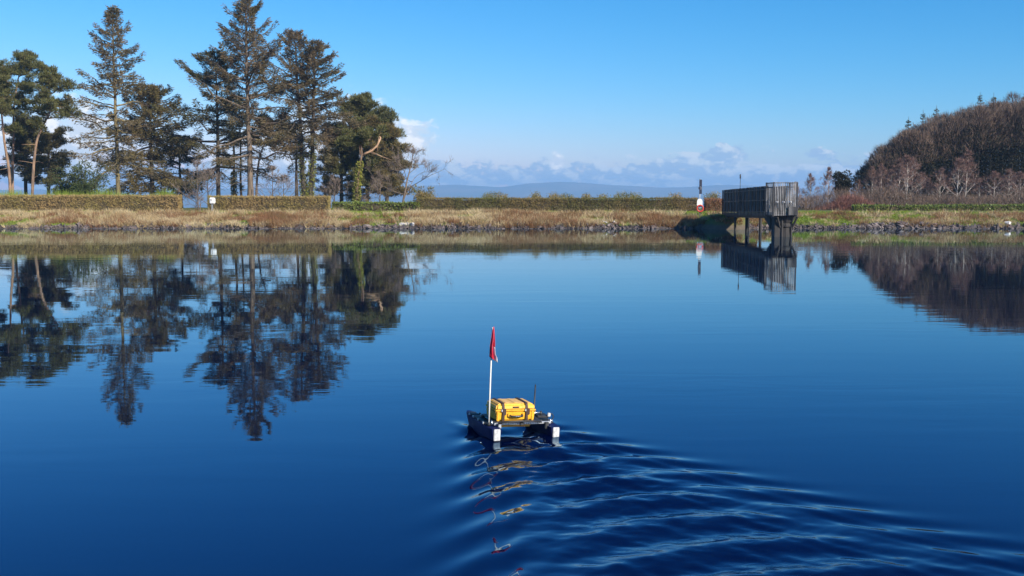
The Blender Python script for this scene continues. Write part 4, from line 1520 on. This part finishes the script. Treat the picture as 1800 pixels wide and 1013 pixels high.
boat = empty('survey_boat', (BOAT[0], BOAT[1], -0.005), YAW, 'small blue twin-hulled survey boat with a tall flagpole, mid-lake', 'boat')
boat.rotation_euler = (0, ROLL, YAW)


def bevel_box(name, c, s, mat, parent, off=.006, seg=2, rot=None):
    bm_ = bmesh.new()
    bmesh.ops.create_cube(bm_, size=1.0, matrix=Matrix.Diagonal((*s, 1)))
    bmesh.ops.bevel(bm_, geom=bm_.edges[:], offset=off, segments=seg, affect='EDGES')
    me_ = bpy.data.meshes.new(name)
    bm_.to_mesh(me_)
    bm_.free()
    o_ = link(name, me_, M[mat], parent)
    o_.location = c
    if rot:
        o_.rotation_euler = rot
    return o_


HULL_L = 1.20
for s in (-1, 1):
    # sections along the hull: y, half width at deck, half width at chine, keel z, deck z
    secs = [(0.0, .062, .050, -.055, .150), (.10, .075, .064, -.07, .150), (.35, .092, .082, -.085, .152), (.70, .094, .082, -.085, .154), (.95, .084, .066, -.07, .156), (1.10, .060, .036, -.03, .158), (1.19, .034, .014, .03, .160), (1.225, .016, .008, .08, .160)]
    v, q = [], []
    for (y, a, b, zk, zd) in secs:
        zc = zk + (zd - zk) * .38
        v += [(-a, y, zd), (-a * .99, y, zd - .03), (-b, y, zc), (-b * .45, y, zk), (b * .45, y, zk), (b, y, zc), (a * .99, y, zd - .03), (a, y, zd)]
    m = 8
    for i in range(len(secs) - 1):
        for j in range(m):
            k = (j + 1) % m
            q.append((i * m + j, i * m + k, (i + 1) * m + k, (i + 1) * m + j))
    bmh = bmesh.new()
    vv = [bmh.verts.new(p) for p in v]
    for f in q:
        bmh.faces.new([vv[i] for i in f])
    bmh.faces.new(vv[:m])
    bmh.faces.new(list(reversed(vv[-m:])))
    bmesh.ops.recalc_face_normals(bmh, faces=bmh.faces[:])
    me = bpy.data.meshes.new('hull')
    bmh.to_mesh(me)
    bmh.free()
    h = link('hull', me, M['hull'], boat)
    h.location = (s * .41, 0, 0)
    bevel_box('stern_plate', (0, -.012, .075), (.088, .022, .150), 'stern', h, .006)
    bevel_box('deck_hatch', (0, .56, .160), (.140, .62, .020), 'black', h, .008)
    bevel_box('bow_hatch', (0, .99, .163), (.105, .18, .016), 'black', h, .006)
    for yy in (.34, .55, .76, .93):
        for sx in (-1, 1):
            bevel_box('clip', (sx * .076, yy, .168), (.018, .034, .026), 'black' if (yy > .5 and sx > 0) else 'alu', h, .003, 1)
    g = Geo()
    g.tube(np.array([(0, .20, .16), (0, .20, .20), (0, .22, .215)]), [.016, .016, .012], 8)
    g.obj('bollard', M['chrome'], h, True)
    g = Geo()
    g.tube(np.array([(-s * .05, .30, .02), (-s * .05, .20, -.10), (-s * .05, .08, -.12)]), [.02, .03, .035], 8)
    g.obj('thruster', M['black'], h, True)
# cross members
for yy, nm in ((.16, 'crossbar'), (.72, 'crossbar')):
    cb_ = bevel_box(nm, (0, yy, .185), (.80, .035, .030), 'alu', boat, .003, 1)
    for i in range(24):
        g = Geo()
        xx = -.36 + .72 * i / 23
        if abs(xx + .02) < .025:
            continue
        g.box((xx, -.0185, 0), (.010, .003, .012))
        g.obj('slot', M['black'], cb_)
bevel_box('joint_block', (-.02, .145, .187), (.045, .05, .045), 'black', boat, .004, 1)
bevel_box('deck_plate', (-.06, .42, .208), (.66, .56, .014), 'black', boat, .004, 1)
g = Geo()
g.tube(np.array([(-.36, .10, .205), (-.2, .085, .222), (-.05, .08, .228), (.12, .085, .222), (.24, .10, .205)]), .012, 6)
g.obj('cable', M['black'], boat, True)
bevel_box('bracket', (.33, .13, .150), (.05, .05, .09), 'black', boat, .006)
bevel_box('bracket', (-.33, .13, .160), (.04, .04, .07), 'alu', boat, .006)
# instruments on the starboard side
bevel_box('instrument_pad', (.37, .45, .220), (.17, .22, .03), 'black', boat, .01)
bevel_box('sensor_head', (.44, .33, .250), (.040, .035, .050), 'stern', boat, .006)
g = Geo()
g.tube(np.array([(.20, .42, .262), (.28, .42, .264), (.36, .42, .264)]), .010, 8)
g.obj('rod', M['chrome'], boat, True)
g = Geo()
g.tube(np.array([(.36, .42, .225), (.36, .42, .25), (.36, .42, .285)]), [.018, .018, .012], 8)
g.obj('mast_base', M['black'], boat, True)
v, q = torus(.045, .007, 16, 6)
g = Geo()
g.add(v, q=q)
o = g.obj('grab_loop', M['black'], boat, True)
o.location = (.49, .40, .205)
# radio aerial
g = Geo()
g.tube(np.array([(.245, .40, .22), (.247, .40, .30), (.25, .40, .31), (.255, .40, .65)]), [.016, .016, .011, .009], 8)
g.obj('aerial', M['black'], boat, True)
# flagpole
fpx, fpy = -.455, .20
pole_top = Vector((fpx + .004, fpy + .02, 1.44))
g = Geo()
g.tube(np.array([(fpx, fpy, .15), (fpx + .001, fpy + .006, .62), (fpx + .002, fpy + .013, 1.05), pole_top]), [.011, .0105, .010, .0095], 10)
pole = g.obj('flagpole', M['pole'], boat, True)
g = Geo()
g.tube(np.array([(fpx, fpy, .15), (fpx, fpy, .19), (fpx, fpy, .20)]), [.026, .024, .016], 10)
g.obj('pole_socket', M['black'], pole, True)
# limp flag, folded round the pole
nz, nw = 22, 16
zt, zb_ = 1.455, 1.06
V1, Q1 = [], []
for i in range(nz):
    t = i / (nz - 1)
    z = zt + (zb_ - zt) * t
    ox = fpx + .002
    wdt = .012 + .062 * min(1, t * 1.15) ** .8
    if t > .86:
        wdt *= 1 - (t - .86) / .14 * .30
    for j in range(nw):
        u = j / (nw - 1)
        fold = math.sin(u * 9.5 + t * 2.0)
        px_ = ox - .028 * min(1, t * 1.6) + u * wdt + .05 * max(0, t - .78) / .22 * u
        py_ = fpy - .018 + .022 * fold * min(1, t * 2 + .2)
        V1.append((px_, py_, z - .07 * u * t))
for i in range(nz - 1):
    for j in range(nw - 1):
        Q1.append((i * nw + j, i * nw + j + 1, (i + 1) * nw + j + 1, (i + 1) * nw + j))
red_q = [f for n_, f in enumerate(Q1) if not (n_ % (nw - 1) >= 10 and n_ // (nw - 1) >= 12)]
white_q = [f for n_, f in enumerate(Q1) if (n_ % (nw - 1) >= 10 and n_ // (nw - 1) >= 12)]
g = Geo()
g.add(V1, q=red_q)
fl = g.obj('flag', M['flag_red'], pole, True)
md = fl.modifiers.new('thickness', 'SOLIDIFY')
md.thickness = .003
g = Geo()
g.add(np.array(V1), q=white_q)
fw_ = g.obj('flag_white_corner', M['flag_white'], pole, True)
md = fw_.modifiers.new('thickness', 'SOLIDIFY')
md.thickness = .003

# yellow case strapped on deck
CWd, CDp, CHt = .56, .43, .222
co = np.array([-.085, .17])
cw = BOAT + RGT * co[0] + FWD * (co[1] + CDp / 2)
case = empty('equipment_case', (cw[0], cw[1], .207 - math.sin(ROLL) * co[0]), YAW, 'yellow hard equipment case strapped on the survey boat', 'case')
case.rotation_euler = (0, ROLL, YAW)


def tapered(name, z0, z1, w0, d0, w1, d1, mat, off=.022):
    bm_ = bmesh.new()
    vs_ = [bm_.verts.new(p) for p in [(-w0 / 2, -d0 / 2, z0), (w0 / 2, -d0 / 2, z0), (w0 / 2, d0 / 2, z0), (-w0 / 2, d0 / 2, z0), (-w1 / 2, -d1 / 2, z1), (w1 / 2, -d1 / 2, z1), (w1 / 2, d1 / 2, z1), (-w1 / 2, d1 / 2, z1)]]
    for f in ((0, 3, 2, 1), (4, 5, 6, 7), (0, 1, 5, 4), (1, 2, 6, 5), (2, 3, 7, 6), (3, 0, 4, 7)):
        bm_.faces.new([vs_[i] for i in f])
    bmesh.ops.bevel(bm_, geom=bm_.edges[:], offset=off, segments=3, affect='EDGES')
    me_ = bpy.data.meshes.new(name)
    bm_.to_mesh(me_)
    bm_.free()
    return link(name, me_, M[mat], case)


base_ = tapered('base', 0.0, .138, CWd * .94, CDp * .94, CWd * .985, CDp * .985, 'yellow')
lid = tapered('lid', .144, CHt, CWd * .985, CDp * .985, CWd * .93, CDp * .92, 'yellow', .02)
bevel_box('reflection_block', (.018, .035, -.048), (.48, .30, .105), 'yellow', base_, .015)  # added block below deck standing in for the case's orange reflection in the water
bevel_box('rim', (0, 0, .141), (CWd, CDp, .020), 'yellow', case, .005)
bevel_box('top_panel', (0, 0, .003 + CHt), (CWd * .80, CDp * .74, .008), 'lid_top', lid, .003, 1)
for xx in (-.105, .02):
    bevel_box('groove_rib', (xx, 0, CHt + .009), (.05, CDp * .70, .006), 'lid_top', lid, .002, 1)
fy_ = -CDp / 2
for xx in (-.245, .235):
    bevel_box('corner_rib', (xx, fy_ + .012, .065), (.035, .03, .125), 'yellow', base_, .008)
for xx in (-.165, .165):
    lt = bevel_box('latch', (xx, fy_ - .006, .125), (.052, .020, .085), 'strap', case, .005)
    bevel_box('latch_pin', (xx - .032, fy_ - .010, .190), (.014, .012, .030), 'stern', lt, .003, 1).location = (-.034, -.006, .02)
# handle
g = Geo()
g.tube(np.array([(-.088, fy_ + .002, .085), (-.086, fy_ - .030, .076), (-.06, fy_ - .038, .072), (0, fy_ - .040, .071), (.06, fy_ - .038, .072), (.086, fy_ - .030, .076), (.088, fy_ + .002, .085)]), .011, 8)
hd = g.obj('handle', M['black'], case, True)
for xx in (-.10, .10):
    bevel_box('handle_mount', (xx, fy_ - .004, .082), (.030, .026, .048), 'yellow', hd, .006)
bevel_box('handle_grip', (.012, fy_ - .054, .072), (.075, .006, .010), 'chrome', hd, .002, 1)
bevel_box('name_plate', (0, fy_ + .006, .182), (.085, .014, .018), 'strap', lid, .002, 1)
# two straps over the lid
for xx in (-.175, .150):
    prof = [(fy_ - .008, .005), (fy_ - .010, .12), (fy_ - .004, .165), (fy_ + .016, CHt + .004), (fy_ + .03, CHt + .012), (0, CHt + .014), (-fy_ - .03, CHt + .012), (-fy_ + .004, CHt - .02), (-fy_ + .012, .13), (-fy_ + .006, .0)]
    g = Geo()
    v, q = [], []
    hw = .016
    for (yy, z) in prof:
        v += [(xx - hw, yy, z), (xx + hw, yy, z)]
    for i in range(len(prof) - 1):
        q.append((2 * i, 2 * i + 1, 2 * i + 3, 2 * i + 2))
    g.add(v, q=q)
    st = g.obj('strap', M['strap'], case)
    md = st.modifiers.new('thickness', 'SOLIDIFY')
    md.thickness = .004
    md.offset = 1.0

# ------------------------------------------------------------------ air between here and the hills
HAZE = True
if HAZE:
    g = Geo()
    g.box((0, 4600, 20), (12600, 10100, 230))
    hz = g.obj('haze', None)
    tag(hz, 'thin pale haze in the air in front of the far hills', 'haze', kind='stuff')
    m = bpy.data.materials.new('haze_air')
    m.use_nodes = True
    w = NT(m.node_tree)
    out = w.n('ShaderNodeOutputMaterial')
    pv = w.n('ShaderNodeVolumePrincipled')
    pv.inputs['Color'].default_value = (0.34, 0.63, 1.0, 1)
    pv.inputs['Density'].default_value = 0.0002
    pv.inputs['Anisotropy'].default_value = 0.0
    w.link(pv.outputs[0], out.inputs['Volume'])
    hz.data.materials.append(m)
